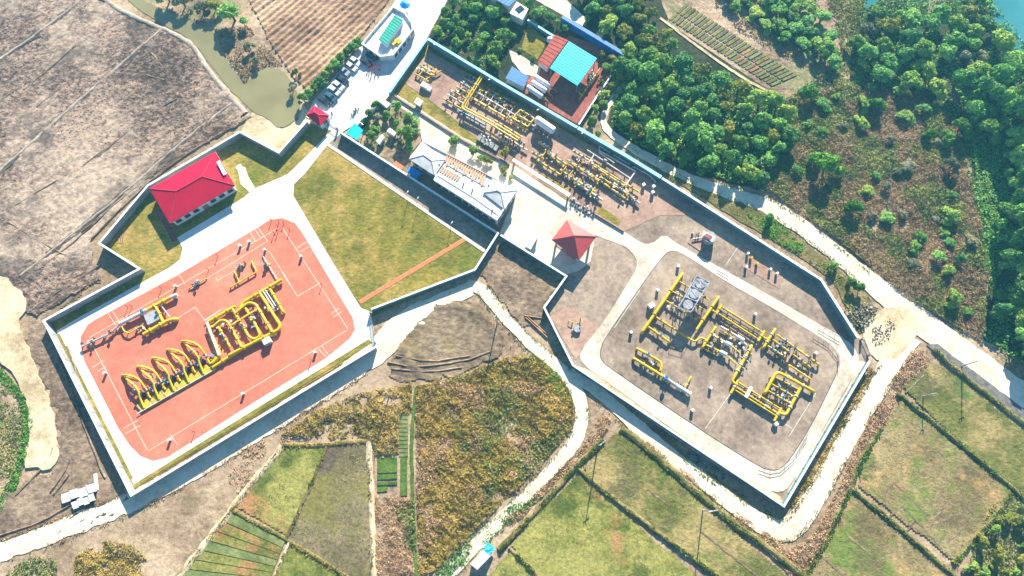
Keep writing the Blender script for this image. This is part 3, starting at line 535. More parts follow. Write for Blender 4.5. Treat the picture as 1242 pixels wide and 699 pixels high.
# ================================================================ WALLS
def wallrun(name, pts, h, th, label, mat='wall_white', cmat='coping', z0=-.3, ctop=.16, over=.12, closed=False, posts=0):
    """boundary wall: mitred runs, each with its panel and coping"""
    w_ = [Vector((p.x, p.y, 0)) for p in PP(pts, h)]
    root = thing(name, label, 'wall' if 'fence' not in name else 'fence', (w_[0].x, w_[0].y, 0)); org = (w_[0].x, w_[0].y, 0); n = len(w_)
    def off(d):
        L_ = []
        for i in range(n):
            a = (w_[i]-w_[i-1]).normalized() if i else None; c = (w_[i+1]-w_[i]).normalized() if i < n-1 else None
            if a is None: a = c
            if c is None: c = a
            na = Vector((-a.y, a.x, 0)); nc = Vector((-c.y, c.x, 0)); m = (na+nc).normalized()
            L_.append(w_[i]+m*(d/max(.35, m.dot(na))))
        return L_
    l, r = off(th/2), off(-th/2); l2, r2 = off(th/2+over), off(-th/2-over)
    for i in range(n-1):
        MB(org).prism([l[i], l[i+1], r[i+1], r[i]], z0, h-ctop).build('wall_panel', M[mat], root)
        MB(org).prism([l2[i], l2[i+1], r2[i+1], r2[i]], h-ctop+.004, h).build('coping', M[cmat], root)
        if posts:
            L_ = (w_[i+1]-w_[i]).length; k = int(L_/posts); d = (w_[i+1]-w_[i]).normalized()
            for j in range(1, k):
                c = w_[i].lerp(w_[i+1], j/k)
                MB(org).box((c.x, c.y, (h-ctop-.03)/2), (.5, th+.16, h-ctop-.03), math.atan2(d.y, d.x)).build('pilaster', M[mat], root)
    return root
wallrun('boundary_wall', [(455, 421), (159, 601), (53, 389), (169, 326), (120, 295), (179, 225), (291, 160), (338, 185), (372, 147)], 3.1, .4, 'long white wall enclosing the red-paved yard, stepping behind the red-roofed building', posts=4.5)
wallrun('boundary_wall', [(412, 160), (604, 283), (576, 327), (450, 375)], 2.6, .35, 'pale wall between the lawn and the white building, bending along the lawn corner', 'wall_cyan', 'coping', posts=4)
wallrun('boundary_wall', [(607, 285), (687, 335), (660, 373), (695, 443), (951, 614), (1055, 438)], 2.6, .35, 'pale blue wall along the lower side of the right-hand grey compound', 'wall_cyan', 'coping', posts=4)
wallrun('boundary_wall', [(1041, 410), (996, 339), (803, 216)], 2.9, .5, 'white-topped wall on the upper right side of the grey compound beside the pale road', 'wall_cyan', 'coping', posts=4)
wallrun('boundary_wall', [(802, 215), (760, 189), (701, 155)], 3.0, .9, 'thick cyan-topped wall behind the upper pipe yard next to the wood', 'wall_cyan', 'coping_cyan')
wallrun('boundary_wall', [(700, 154.5), (605, 99), (519, 47)], 3.6, .7, 'light blue wall dividing the upper pipe yard from the works with the cyan roof', 'wall_cyan', 'coping_cyan')
wallrun('boundary_wall', [(517, 48), (472, 112)], 2.6, .6, 'light blue wall between the upper pipe yard and the white car park', 'wall_cyan', 'coping_cyan')
wallrun('boundary_wall', [(474, 113), (560, 169), (618, 199)], .9, .25, 'low dark kerb wall below the upper pipe yard, left stretch', 'dark_steel', 'pad_pink')
wallrun('boundary_wall', [(692, 241), (757, 280)], .9, .25, 'low dark kerb wall below the upper pipe yard, right stretch by the coral pavilion', 'dark_steel', 'pad_pink')
wallrun('boundary_wall', [(472, 115), (446, 141), (432, 152)], 1.4, .3, 'low white wall between the car park and the shrub garden', 'wall_white', 'coping')
wallrun('boundary_fence', [(682, 20), (758, 66)], 3.4, 1.3, 'bright blue sheet-steel fence above the works yard beside the wood', 'fence_blue', 'fence_blue', over=.02)
wallrun('boundary_wall', [(759, 67), (727, 112), (702, 151)], 1.6, .3, 'low white wall on the wood side of the red-brown works yard', 'wall_white', 'coping')
wallrun('boundary_wall', [(640, 24), (672, 44)], 2.0, .5, 'short cyan wall above the little lawn of the works', 'wall_cyan', 'coping_cyan')

# gates
def gate(a, b_, label, h=1.7, post=True):
    A, B_ = P(*a, 0), P(*b_, 0); d = (B_-A).normalized(); L_ = (B_-A).length; t = thing('gate', label, 'gate', A, math.atan2(d.y, d.x))
    MB().box((L_/2, 0, h-.05), (L_-.5, .1, .1)).box((L_/2, 0, .35), (L_-.5, .1, .1)).build('gate_frame', M['steel'], t)
    n = int(L_/.45)
    for i in range(n): MB().box((.35+i*(L_-.7)/max(1, n-1), 0, h/2+.15), (.07, .06, h-.45)).build('gate_bar', M['steel'], t)
    for x in (0, L_): MB().box((x, 0, h/2+.3), (.5, .5, h+.6)).build('gate_post', M['wall_white'], t)
gate((450, 381), (455, 416), 'grey steel gate at the right corner of the red yard')
gate((399, 151), (410, 159), 'grey sliding gate next to the small red gatehouse')
gate((1043, 413), (1052, 432), 'grey gate at the right corner of the grey compound by the road fork')

# ================================================================ BUILDINGS
def hip_roof(root, org, c, z0, rise, mats, inset=.5, thick=.22, faces=None):
    """c: four eave corners in order; ridge runs along the longer side"""
    c = [Vector((p.x, p.y, z0)) for p in c]
    if (c[1]-c[0]).length < (c[2]-c[1]).length: c = c[1:]+c[:1]
    w_ = (c[2]-c[1]).length; L_ = (c[1]-c[0]).length; m0 = (c[0]+c[3])/2; m1 = (c[1]+c[2])/2; k = min(.499, inset*w_/L_)
    r0 = m0.lerp(m1, k)+Vector((0, 0, rise)); r1 = m1.lerp(m0, k)+Vector((0, 0, rise)); dn = Vector((0, 0, -thick))
    slopes = [[c[0], c[1], r1, r0], [c[1], c[2], r1], [c[2], c[3], r0, r1], [c[3], c[0], r0]]
    for i, s in enumerate(slopes):
        mb = MB(org); n = len(s)
        if (s[1]-s[0]).cross(s[2]-s[0]).z < 0: s = s[::-1]
        mb.add(s+[p+dn for p in s], [tuple(range(n)), tuple(range(2*n-1, n-1, -1))]+[(j, n+j, n+(j+1) % n, (j+1) % n) for j in range(n)])
        mb.build('roof_slope', M[mats[i % len(mats)]], root)
    mb = MB(org)
    mb.tube([r0, r1], .16, 6)
    for a, b_ in ((c[0], r0), (c[3], r0), (c[1], r1), (c[2], r1)): mb.tube([a, b_], .14, 6)
    mb.build('ridge_cap', M['roof_red_trim' if 'red' in mats[0] else 'pipe_grey' if 'hip' in mats[0] else mats[0]], root)
    return r0, r1
def shrink(c, d):
    m = sum(c, Vector((0, 0, 0)))/len(c); return [p+(m-p).normalized()*d for p in c]
def windows(root, org, a, b_, z0, n, w=1.6, h=1.5, zc=2.0, skip=()):
    """row of windows on the wall from a to b_"""
    d = (b_-a).normalized(); nn = Vector((d.y, -d.x, 0)); L_ = (b_-a).length; rz = math.atan2(d.y, d.x)
    for i in range(n):
        if i in skip: continue
        c = a+d*(L_*(i+.5)/n)+nn*.03
        f = MB(org).box((c.x, c.y, z0+zc), (w+.2, .12, h+.2), rz).build('window', M['wall_white'], root)
        c2 = c+nn*.05
        MB(org).box((c2.x, c2.y, z0+zc), (w, .08, h), rz).build('pane', M['glass'], f)
def box_building(name, label, eaves_px, h, wallmat='building_white', inset=.6, cat='building', z0=.2):
    c = PP(eaves_px, h); base = [Vector((p.x, p.y, 0)) for p in shrink(c, inset)]; org = (base[0].x, base[0].y, z0)
    t = thing(name, label, cat, org)
    MB(org).prism(base, z0-.2, h-.25).build('wall', M[wallmat], t)
    return t, org, c, base
# red-roofed control building
t, org, c, base = box_building('control_building', 'low white building with a bright crimson hipped roof in the walled corner', [(181, 229), (261, 184), (285, 225), (206, 271)], 4.3, inset=.9)
hip_roof(t, org, c, 4.3, 2.3, ['roof_red'], .5)
MB(org).prism([p for p in shrink(c, -.05)], 4.0, 4.06).build('soffit', M['building_white'], t)
bs = [Vector((p.x, p.y, .2)) for p in base]
windows(t, org, bs[3], bs[2], .2, 7, 1.7, 1.6, 2.1, (3,)); windows(t, org, bs[0], bs[3], .2, 3, 1.5, 1.5, 2.1)
d_ = (bs[2]-bs[3]).normalized(); nn = Vector((d_.y, -d_.x, 0)); cc = bs[3].lerp(bs[2], .5)+nn*.04
dr = MB(org).box((cc.x, cc.y, 1.4), (1.8, .1, 2.4), math.atan2(d_.y, d_.x)).build('door', M['wood'], t)
hd = cc+nn*.09+d_*.5; MB(org).box((hd.x, hd.y, 1.3), (.1, .1, .25), math.atan2(d_.y, d_.x)).build('handle', M['steel'], dr)
# roof-mounted white name board with blue characters, lying on the right-hand slope
def roofboard():
    a, b_, r = c[1], c[2], None
    q = [P(262.5, 197.5, 5.3), P(266, 195.5, 4.75), P(275, 211.5, 4.75), P(271, 213.5, 5.3)]
    u = (q[3]-q[0]); v = (q[1]-q[0]); nrm = v.cross(u).normalized()
    if nrm.z < 0: nrm = -nrm
    mb = MB(org); o2 = nrm*.35
    mb.add([p+o2 for p in q]+[p+nrm*.22 for p in q], [(0, 1, 2, 3), (7, 6, 5, 4), (0, 4, 5, 1), (1, 5, 6, 2), (2, 6, 7, 3), (3, 7, 4, 0)]); sb = mb.build('name_board', M['panel_white'], t)
    for i in range(4):
        s0, s1 = .05+i*.235, .05+i*.235+.2; mb = MB(org)
        strokes = [((.05, .1), (.95, .34)), ((.05, .66), (.95, .9)), ((.36, .0), (.64, 1))] if i % 2 == 0 else [((.0, .0), (.26, 1)), ((.74, .0), (1, 1)), ((.26, .38), (.74, .6)), ((.26, .78), (.74, 1))]
        for (x0, y0), (x1, y1) in strokes:
            e = [q[0]+v*(.16+.68*x)+u*(s0+(s1-s0)*y)+nrm*.46 for x, y in ((x0, y0), (x1, y0), (x1, y1), (x0, y1))]
            if (e[1]-e[0]).cross(e[2]-e[0]).z < 0: e = e[::-1]
            mb.add(e, [(0, 1, 2, 3)])
        mb.build('character', M['sign_blue'], sb)
roofboard()
c2 = PP([(186, 240), (196, 234), (214, 292), (205, 296)], .5)
tb = MB().prism([Vector((p.x, p.y, 0)) for p in PP([(189, 256), (194, 253), (215, 290), (209, 294)], .4)], .1, .34).build('paved_ramp', M['maroon_paving']); tag(tb, kind='structure')
tb = MB().prism([Vector((p.x, p.y, 0)) for p in PP([(288, 206), (297, 202), (306, 228), (303, 234), (292, 224)], .3)], .1, .31).build('paved_apron', M['concrete_cream']); tag(tb, kind='structure')
# gatehouse
t, org, c, base = box_building('gatehouse', 'tiny gatehouse with a pink-red hipped roof at the yard entrance', [(371, 140), (381, 128), (399.5, 140), (388.5, 152.5)], 3.6, inset=.5)
hip_roof(t, org, c, 3.6, 1.2, ['roof_red'], .5)
bs = [Vector((p.x, p.y, .2)) for p in base]; windows(t, org, bs[0], bs[3], .2, 2, 1.3, 1.2, 1.8); windows(t, org, bs[3], bs[2], .2, 1, 1.3, 1.2, 1.8)
# coral pavilion
t = thing('pavilion', 'square pavilion with a coral red pyramid roof', 'pavilion', P(694, 298))
org = tuple(t.location); c = PP([(669, 291), (688, 266.5), (723.5, 287), (702.5, 316)], 4.8)
apex = (sum(c, Vector((0, 0, 0)))/4)+Vector((0, 0, 2.9)); base = shrink(c, 1.6)
for i, m_ in enumerate(('roof_coral',)*4):
    a, b_ = c[i], c[(i+1) % 4]; s = [a, b_, apex]
    if (s[1]-s[0]).cross(s[2]-s[0]).z < 0: s = s[::-1]
    dn = Vector((0, 0, -.25)); MB(org).add(s+[p+dn for p in s], []) ; mb = MB(org); mb.add(s+[p+dn for p in s], [(0, 1, 2), (5, 4, 3), (0, 3, 4, 1), (1, 4, 5, 2), (2, 5, 3, 0)]); mb.build('roof_slope', M[m_], t)
mb = MB(org)
for p in c: mb.tube([p, apex], .15, 6)
mb.build('ridge_cap', M['roof_coral'], t)
for p in base: MB(org).box((p.x, p.y, 2.4), (.5, .5, 4.8), .5).build('column', M['building_white'], t)
MB(org).prism([Vector((p.x, p.y, 0)) for p in shrink(c, 1.2)], .1, .4).build('plinth', M['pad'], t)  # plinth colour darkened to paint in the deep shade under the roof
for i, k in enumerate((.35, .65)):
    p = base[0].lerp(base[2], k); MB(org).box((p.x, p.y, 1.2), (2.2, 1.4, 1.7), .5).build('equipment_cabinet', M['pipe_grey'], t)
# white office building
H_ = 4.6
A, B_, C_, D_ = P(497, 192, H_), P(513, 172, H_), P(627, 231, H_), P(603, 268, H_)
org = (A.x, A.y, .2); t = thing('office_building', 'long white flat-roofed building with two hipped corners and rows of orange tiles on its roof', 'building', org)
F_ = P(526, 219, H_); E_ = P(529, 212, H_)
foot = [A, B_, C_, D_, F_, E_]; fl = [Vector((p.x, p.y, 0)) for p in foot]
MB(org).prism(shrink(fl, .4), 0, H_-.3).build('wall', M['building_white'], t)
MB(org).prism(fl, H_-.3, H_).build('roof_slab', M['roof_white'], t)
n6 = len(fl); mb = MB(org)
inn = shrink(fl, .45)
for i in range(n6): mb.prism([fl[i], fl[(i+1) % n6], inn[(i+1) % n6], inn[i]], H_+.003, H_+.45)
mb.build('parapet', M['roof_white'], t)
c4 = [P(496, 193, H_+.5), P(513, 173, H_+.5), P(540, 194, H_+.5), P(527, 213, H_+.5)]; hip_roof(t, org, c4, H_+.5, .9, ['hip_grey', 'roof_white', 'hip_grey', 'hip_grey'], .5)
c4 = [P(586, 234, H_+.5), P(597, 217, H_+.5), P(627, 231, H_+.5), P(612, 254, H_+.5)]; hip_roof(t, org, c4, H_+.5, .9, ['hip_grey', 'roof_white', 'hip_grey', 'hip_grey'], .5)
# tile rows drying on the roof
a0, a1 = P(544, 186, H_), P(589, 212, H_); b0, b1 = P(539, 200, H_), P(584, 226, H_)
for i in range(17):
    s = i/16; p, q = a0.lerp(a1, s), b0.lerp(b1, s); q = p.lerp(q, .75+.25*math.sin(i*1.7)); d = (q-p).normalized()
    c_ = (p+q)/2; MB(org).box((c_.x, c_.y, H_+.16), ((q-p).length, .55, .3), math.atan2(d.y, d.x)).build('tile_row', M['tile_orange'], t)
a0, a1 = P(536, 206, H_), P(556, 217, H_)
for i in range(8):
    p = a0.lerp(a1, i/7); MB(org).box((p.x, p.y, H_+.12), (.5, 2.0, .22), R(-30)).build('tile_row', M['tile_orange'], t)
for px, py in ((533, 201), (593, 226), (573, 231), (597, 256), (562, 224)):
    p = P(px, py, H_); MB(org).tube([p, p+Vector((0, 0, .9))], .22, 8).build('roof_vent', M['dark_steel'], t)
mb = MB(org)
for (a, b_) in (((541, 199), (588, 226)), ((531, 213), (575, 240)), ((575, 240), (606, 262)), ((560, 216), (557, 229))):
    p, q = P(*a, H_), P(*b_, H_); d = (q-p).normalized(); c_ = (p+q)/2; mb.box((c_.x, c_.y, H_+.1), ((q-p).length, .22, .2), math.atan2(d.y, d.x))
mb.build('roof_upstand', M['hip_grey'], t)
sf = shrink(fl, .4); sf = [Vector((p.x, p.y, .2)) for p in sf]
windows(t, org, sf[4], sf[3], .2, 9, 1.8, 1.7, 2.2); windows(t, org, sf[0], sf[5], .2, 3, 1.6, 1.6, 2.2); windows(t, org, sf[3], sf[2], .2, 4, 1.6, 1.6, 2.2)
# white building with long green roof canopy
H_ = 3.2; pts = [(438, 53), (461, 69), (477, 67), (502, 35), (500, 26), (491, 14), (477, 7)]
c = PP(pts, H_); org = (c[0].x, c[0].y, .2); t = thing('white_building', 'white angular building with a walled terrace roof and a long green canopy on it', 'building', org)
fl = [Vector((p.x, p.y, 0)) for p in c]; MB(org).prism(fl, 0, H_-.9).build('wall', M['building_white'], t); inn = shrink(fl, .7); mb = MB(org)
for i in range(7): mb.prism([fl[i], fl[(i+1) % 7], inn[(i+1) % 7], inn[i]], H_-.9+.003, H_)
mb.build('parapet', M['building_white'], t)
q = [Vector((p.x, p.y, 0)) for p in PP([(479, 18), (489, 24), (468.5, 55), (459, 48)], H_+1.2)]
MB(org).prism(shrink(q, .4), H_-.9+.003, H_+.95).build('canopy_wall', M['panel_white'], t)
MB(org).prism(q, H_+1.0, H_+1.15).build('canopy_roof', M['roof_green'], t)
for i in range(11):
    p, r_ = q[0].lerp(q[3], (i+.5)/11), q[1].lerp(q[2], (i+.5)/11); c_ = (p+r_)/2; d = (r_-p)
    MB(org).box((c_.x, c_.y, H_+1.2), (d.length, .25, .1), math.atan2(d.y, d.x)).build('roof_rib', M['roof_green'], t)
for px, py in ((478, 52), (481, 48), (484, 50)):
    p = P(px, py, H_); MB(org).box((p.x, p.y, H_-.5), (1.6, .9, .7), .9).build('yellow_crate', M['yellow'], t)
sf = [Vector((p.x, p.y, .2)) for p in fl]; windows(t, org, sf[0], sf[1], .2, 3, 1.5, 1.4, 1.6); windows(t, org, sf[2], sf[3], .2, 5, 1.5, 1.4, 1.6)
# works yard: cyan canopy, brick-red roof, blue shed, white house
def flat_canopy(name, label, pts, h, mat, ribs=0, cat='canopy', walls=None, th=.18):
    c = [Vector((p.x, p.y, 0)) for p in PP(pts, h)]; org = (c[0].x, c[0].y, .1); t = thing(name, label, cat, org)
    MB(org).prism(c, h-th, h).build('roof', M[mat], t)
    if walls: MB(org).prism(shrink(c, .4), 0, h-th-.003).build('wall', M[walls], t)
    else:
        for p in shrink(c, .5): MB(org).box((p.x, p.y, (h-th)/2), (.25, .25, h-th-.006)).build('post', M['steel'], t)
    for i in range(ribs):
        p, r_ = c[0].lerp(c[3], (i+.5)/ribs), c[1].lerp(c[2], (i+.5)/ribs); m_ = (p+r_)/2; d = r_-p
        MB(org).box((m_.x, m_.y, h+.045), (d.length-.05, .12, .08), math.atan2(d.y, d.x)).build('roof_rib', M[mat], t)
    return t
flat_canopy('steel_canopy', 'large square canopy with a flat cyan roof in the works yard', [(690, 50), (724, 71), (700.5, 104), (667, 82.5)], 5.0, 'roof_cyan', 12)
flat_canopy('lean_to', 'narrow brick-red roof beside the cyan canopy', [(672.5, 42), (689, 49), (664, 83), (652.5, 75)], 3.2, 'roof_brick', 8, 'building', 'building_white')
flat_canopy('shed', 'small blue-roofed shed next to the three white tanks', [(621, 81), (641.5, 93), (635, 106), (613, 95)], 3.0, 'roof_blue', 8, 'shed', 'building_white')
t = flat_canopy('house', 'little white house with a dark rooflight at the top of the works', [(618, 16), (627, 2), (641, 11), (634, 24)], 4.0, 'roof_white', 0, 'house', 'building_white')
p = P(630.5, 11.5, 4); MB(tuple(t.location)).box((p.x, p.y, 4.1), (2.6, 2.2, .16), .7).build('rooflight', M['glass'], t)
flat_canopy('warehouse', 'blue-roofed building cut by the top edge of the picture', [(575, -14), (600, -20), (628, -3), (617, 8)], 4.5, 'fence_blue', 10, 'building', 'building_white')
flat_canopy('carport', 'small cyan flat canopy in the garden corner next to the gate', [(419.5, 161.5), (430, 149.5), (440.5, 158), (433.5, 170)], 2.6, 'roof_cyan', 5)
flat_canopy('covered_walkway', 'long narrow white-roofed walkway above the plaza by the upper pipe yard', [(621, 195), (623, 192), (692, 235), (690, 239)], 2.6, 'roof_white', 0)
flat_canopy('guard_booth', 'white square booth at the lower edge of the upper pipe yard near the car park', [(502, 124), (506, 118), (513.5, 123), (509, 129)], 2.2, 'roof_white', 0, 'booth', 'building_white')
flat_canopy('garden_shed', 'right one of two white garden sheds among the shrubs', [(469, 159), (473, 155), (481, 161), (478, 165)], 2.4, 'roof_white', 3, 'shed', 'building_white')
flat_canopy('garden_shed', 'left one of two white garden sheds among the shrubs', [(456, 171), (463, 163), (467, 166), (460, 175.5)], 2.2, 'roof_white', 3, 'shed', 'building_white')
flat_canopy('container', 'white box container on the cream plaza left of the coral pavilion', [(636, 298), (647, 280), (653.5, 285), (643.5, 303)], 2.6, 'roof_white', 5, 'container', 'building_white')
flat_canopy('cabinet', 'grey-white flat-roofed kiosk at the top left of the shrub garden', [(457, 121), (460, 117), (474, 126), (469, 131)], 2.6, 'roof_white', 0, 'kiosk', 'building_white')
flat_canopy('tarpaulin_shelter', 'bright blue tarpaulin roof in front of the white building beside the pale wall', [(493, 208), (498, 201), (511, 210), (505, 217)], 2.2, 'tarp_blue', 4, 'shelter')
flat_canopy('brick_hut', 'small orange-topped hut left of the blue tarpaulin by the pale wall', [(477, 199), (480, 195), (490, 202), (487, 207)], 1.8, 'orange_brick', 0, 'hut', 'building_white')
# roadside hut with blue tarpaulin
t = flat_canopy('roadside_hut', 'white-roofed hut with a blue tarpaulin end beside the lower pale road', [(570, 684), (586, 668), (595, 675), (579, 691.5)], 2.8, 'roof_white', 6, 'hut', 'building_white')
c = [Vector((p.x, p.y, 0)) for p in PP([(584.5, 669), (590, 657.5), (600.5, 665), (593.5, 676)], 2.6)]
g = np.random.default_rng(5); mb = MB(tuple(t.location)); N_ = 7
gr = [[c[0].lerp(c[1], i/N_).lerp(c[3].lerp(c[2], i/N_), j/N_)+Vector((0, 0, 2.55-1.2*(i/N_)**2+.35*(g.random()-.5))) for j in range(N_+1)] for i in range(N_+1)]
vs = [p for r_ in gr for p in r_]; k = N_+1
mb.add(vs, [(i*k+j, i*k+j+1, (i+1)*k+j+1, (i+1)*k+j) for i in range(N_) for j in range(N_)]); mb.build('tarpaulin', M['tarp_blue'], t)
# panels stacked on the mud, bottom left (two rows of low white cabins)
for lab, pts, n in (('upper row of white roof panels on low cabins in the mud by the wall corner', [(74, 600), (113, 588), (118, 597), (75, 611)], 4), ('lower row of white roof panels on low cabins in the mud by the wall corner', [(86, 610), (113, 600), (115.5, 608), (89, 618)], 4)):
    c = [Vector((p.x, p.y, 0)) for p in PP(pts, 1.1)]; org = (c[0].x, c[0].y, .1); t = thing('low_cabin_row', lab, 'cabin', org)
    MB(org).prism(shrink(c, .5), 0, 1.0).build('base', M['dark_steel'], t)
    for i in range(n):
        s0, s1 = i/n+.006, (i+1)/n-.006; z = 1.02+.05*(i % 2); sh = Vector((0, .35*(i % 2), 0))
        q = [c[0].lerp(c[1], s0)+sh, c[0].lerp(c[1], s1)+sh, c[3].lerp(c[2], s1)+sh, c[3].lerp(c[2], s0)+sh]; MB(org).prism(q, z, z+.12).build('roof_panel', M['panel_white'], t)
c = PP([(113, 575), (117, 574), (119, 594), (114.5, 594)], .5); tag(MB().prism([Vector((p.x, p.y, 0)) for p in c], .15, .4).build('loose_panel', M['panel_white']), 'single white panel standing off the end of the upper cabin row', 'panel')
# blue canopy tent at the top of the car park
t = thing('parasol', 'blue parasol beside the white building at the top of the road', 'parasol', P(491, 6))
o_ = tuple(t.location); p = P(491, 4, 2.6); mb = MB(o_); rim = [p+Vector((1.9*math.cos(a*math.pi/4), 1.9*math.sin(a*math.pi/4), -.5)) for a in range(8)]
mb.add([p+Vector((0, 0, .3))]+rim+[q+Vector((0, 0, -.2)) for q in rim], [(0, 1+i, 1+(i+1) % 8) for i in range(8)]+[(1+i, 9+i, 9+(i+1) % 8, 1+(i+1) % 8) for i in range(8)]); mb.build('canopy', M['tarp_blue'], t)
MB(o_).tube([(p.x, p.y, 0), (p.x, p.y, 2.6)], .06, 6).build('pole', M['steel'], t)

# ================================================================ POLES, LAMPS
def utility_pole(px, py, h, ang, label, arm=2.0):
    p = P(px, py); t = thing('utility_pole', label, 'pole', p, R(ang))
    MB().tube([(0, 0, -.2), (0, 0, h)], [.2, .12], 8).build('shaft', M['concrete'], t, True)
    MB().box((0, 0, h-.5), (arm, .16, .16)).build('crossarm', M['pipe_white'], t)
    for x in (-arm*.45, 0, arm*.45): MB().tube([(x, 0, h-.4), (x, 0, h-.05)], .09, 6).build('insulator', M['panel_white'], t)
utility_pole(603, 392, 10, 35, 'utility pole standing between the muddy hollow and the pale track')
utility_pole(725, 541, 11.5, 40, 'utility pole at the top corner of the lower paddy fields')
utility_pole(852, 619, 11, 10, 'utility pole on the field bank below the grey compound wall', 2.6)
utility_pole(1119, 481, 6, 10, 'short utility pole in the field right of the road fork', 1.0)
utility_pole(1166, 444, 9, 20, 'utility pole between the plastic-mulched strip and the field', 1.6)
utility_pole(472, 480, 7, 20, 'thin pole by the scrub below the red yard gate', .8)
def lamp(px, py, h, ang, label, group=None):
    t = thing('yard_lamp', label, 'lamp', P(px, py), R(ang), group)
    MB().tube([(0, 0, 0), (0, 0, h)], [.09, .06], 6).build('post', M['pipe_grey'], t); MB().tube([(0, 0, h), (.5, 0, h+.25), (1.1, 0, h+.2)], .05, 6).build('arm', M['pipe_grey'], t)
    MB().box((1.25, 0, h+.17), (.7, .3, .14)).build('lamp_head', M['lamp_head'], t)
for px, py, h, a, lab in ((495, 245, 5.2, 60, 'left of two tall lamps on the lawn edge by the pale wall'), (507, 252, 5.0, 60, 'right of two tall lamps on the lawn edge by the pale wall'), (547, 279, 3.5, 60, 'lamp on the lawn edge near the end of the orange path'),
                          (533, 62, 4, 200, 'lamp in the shaded top corner of the upper pipe yard'), (598, 104, 4, 200, 'lamp below the light blue wall near the white tanks'), (656, 140, 4, 200, 'lamp below the light blue wall right of the yellow pipe frame'), (709, 168, 4, 200, 'lamp at the start of the thick cyan-topped wall')):
    lamp(px, py, h, a, lab)
def cabinet(px, py, sx, sy, h, ang, label, mat='panel_white', zb=.3, group=None, name='junction_box'):
    t = thing(name, label, 'box', tuple(P(px, py, zb)), R(ang), group); t.location.z = zb
    MB().box((0, 0, h/2), (sx, sy, h)).build('body', M[mat], t); MB().box((0, 0, h+.04), (sx+.14, sy+.14, .07)).build('lid', M[mat], t)
    MB().box((0, -sy/2-.02, h*.55), (sx*.7, .04, h*.6)).build('door', M['pipe_grey'], t)
gp = 'small boxes on the red paving'
for px, py, lab in ((303, 294, 'near its upper edge, right of two'), (292, 299, 'near its upper edge, left of two'), (366, 312, 'on the right-hand line of the yard'), (214, 348, 'above the white end of the receiver barrel'), (129, 453, 'near the left edge'), (296, 478, 'midway along the lower line'), (383, 428, 'near the right lower corner ticks'), (207, 534, 'near the bottom corner'), (322, 304, 'above the right blue-topped valve')):
    cabinet(px, py, .62, .5, 1.3, 30, 'small white box on the red paving '+lab, group=gp)
gp2 = 'slim posts on the red paving'
for px, py in ((265, 311), (254, 328), (197, 350), (156, 373), (161, 372), (330, 268), (337, 275), (339, 270), (345, 271), (352, 280), (333, 284), (391, 346), (237, 524), (378, 437), (338, 281)):
    t = thing('vent_post', 'slim dark vent post in the cluster at the top corner of the red paving' if px > 325 and py < 290 else 'slim dark vent post standing alone along the edge of the red paving', 'post', (*P(px, py)[:2], .3), 0, gp2+(' (corner cluster)' if px > 325 and py < 290 else ' (edges)'))
    MB().tube([(0, 0, 0), (0, 0, 1.5)], .09, 6).build('pipe', M['dark_steel'], t); MB().tube([(0, 0, 1.5), (0, 0, 1.62)], .2, 8).build('cap', M['cloth_red'], t)
cabinet(326, 415, 2.2, 1.6, 1.9, 30, 'big white equipment cabinet below the yellow loop manifold', name='equipment_cabinet')
for px, py, lab in ((822, 324, 'by the top end of the long yellow header'), (797, 353, 'left of the long yellow header, midway'), (915, 382, 'above the twin yellow pipes'), (988, 429, 'at the right end of the metering pipes'), (861, 471, 'between the launcher and the long bundle'), (765, 404, 'near the lower end of the long yellow header'), (839, 498, 'at the lower kerb of the grey pad')):
    cabinet(px, py, .65, .6, 1.3, 33, 'small box on the grey pad '+lab, zb=.42)
cabinet(789, 372, 1.6, 1.4, 1.7, 33, 'larger white cabinet on the grey pad left of the yellow header', zb=.42, name='equipment_cabinet')
for i, (px, py) in enumerate(((906, 309), (910, 314), (917, 321), (904, 325), (933, 328), (941, 333))):
    cabinet(px, py, .6, .5, 1.4, 30, ('first', 'second', 'third', 'fourth', 'fifth', 'sixth')[i]+' small post from the left on the pale slab under the upper right wall', zb=.25, mat=('panel_white', 'yellow')[i in (1, 2)])
# railings at the pad kerb
def railing(pts, h, label, zb=.3):
    w_ = [Vector((p.x, p.y, zb)) for p in PP(pts)]; t = thing('railing', label, 'railing', w_[0]); o_ = tuple(w_[0])
    for z in (h, h*.55): MB(o_).tube([p+Vector((0, 0, z)) for p in w_], .06, 5).build('rail', M['steel'], t)
    for i in range(len(w_)-1):
        k = max(1, int((w_[i+1]-w_[i]).length/1.6))
        for j in range(k):
            p = w_[i].lerp(w_[i+1], j/k); MB(o_).tube([p, p+Vector((0, 0, h))], .05, 5).build('post', M['steel'], t)
railing([(986, 407), (1004, 418), (1015, 432), (1016, 447)], 1.1, 'thin steel railing round the right corner of the grey pad', .42)
railing([(870, 324), (884, 332)], 1.1, 'short steel railing beside the upper road of the grey compound', .35)
railing([(992, 396), (1018, 411)], 1.1, 'steel railing between the road and the right-hand gate', .35)
railing([(978, 527), (962, 554), (946, 568), (934, 570), (920, 565)], 1.1, 'steel railing round the lower corner of the grey pad', .42)

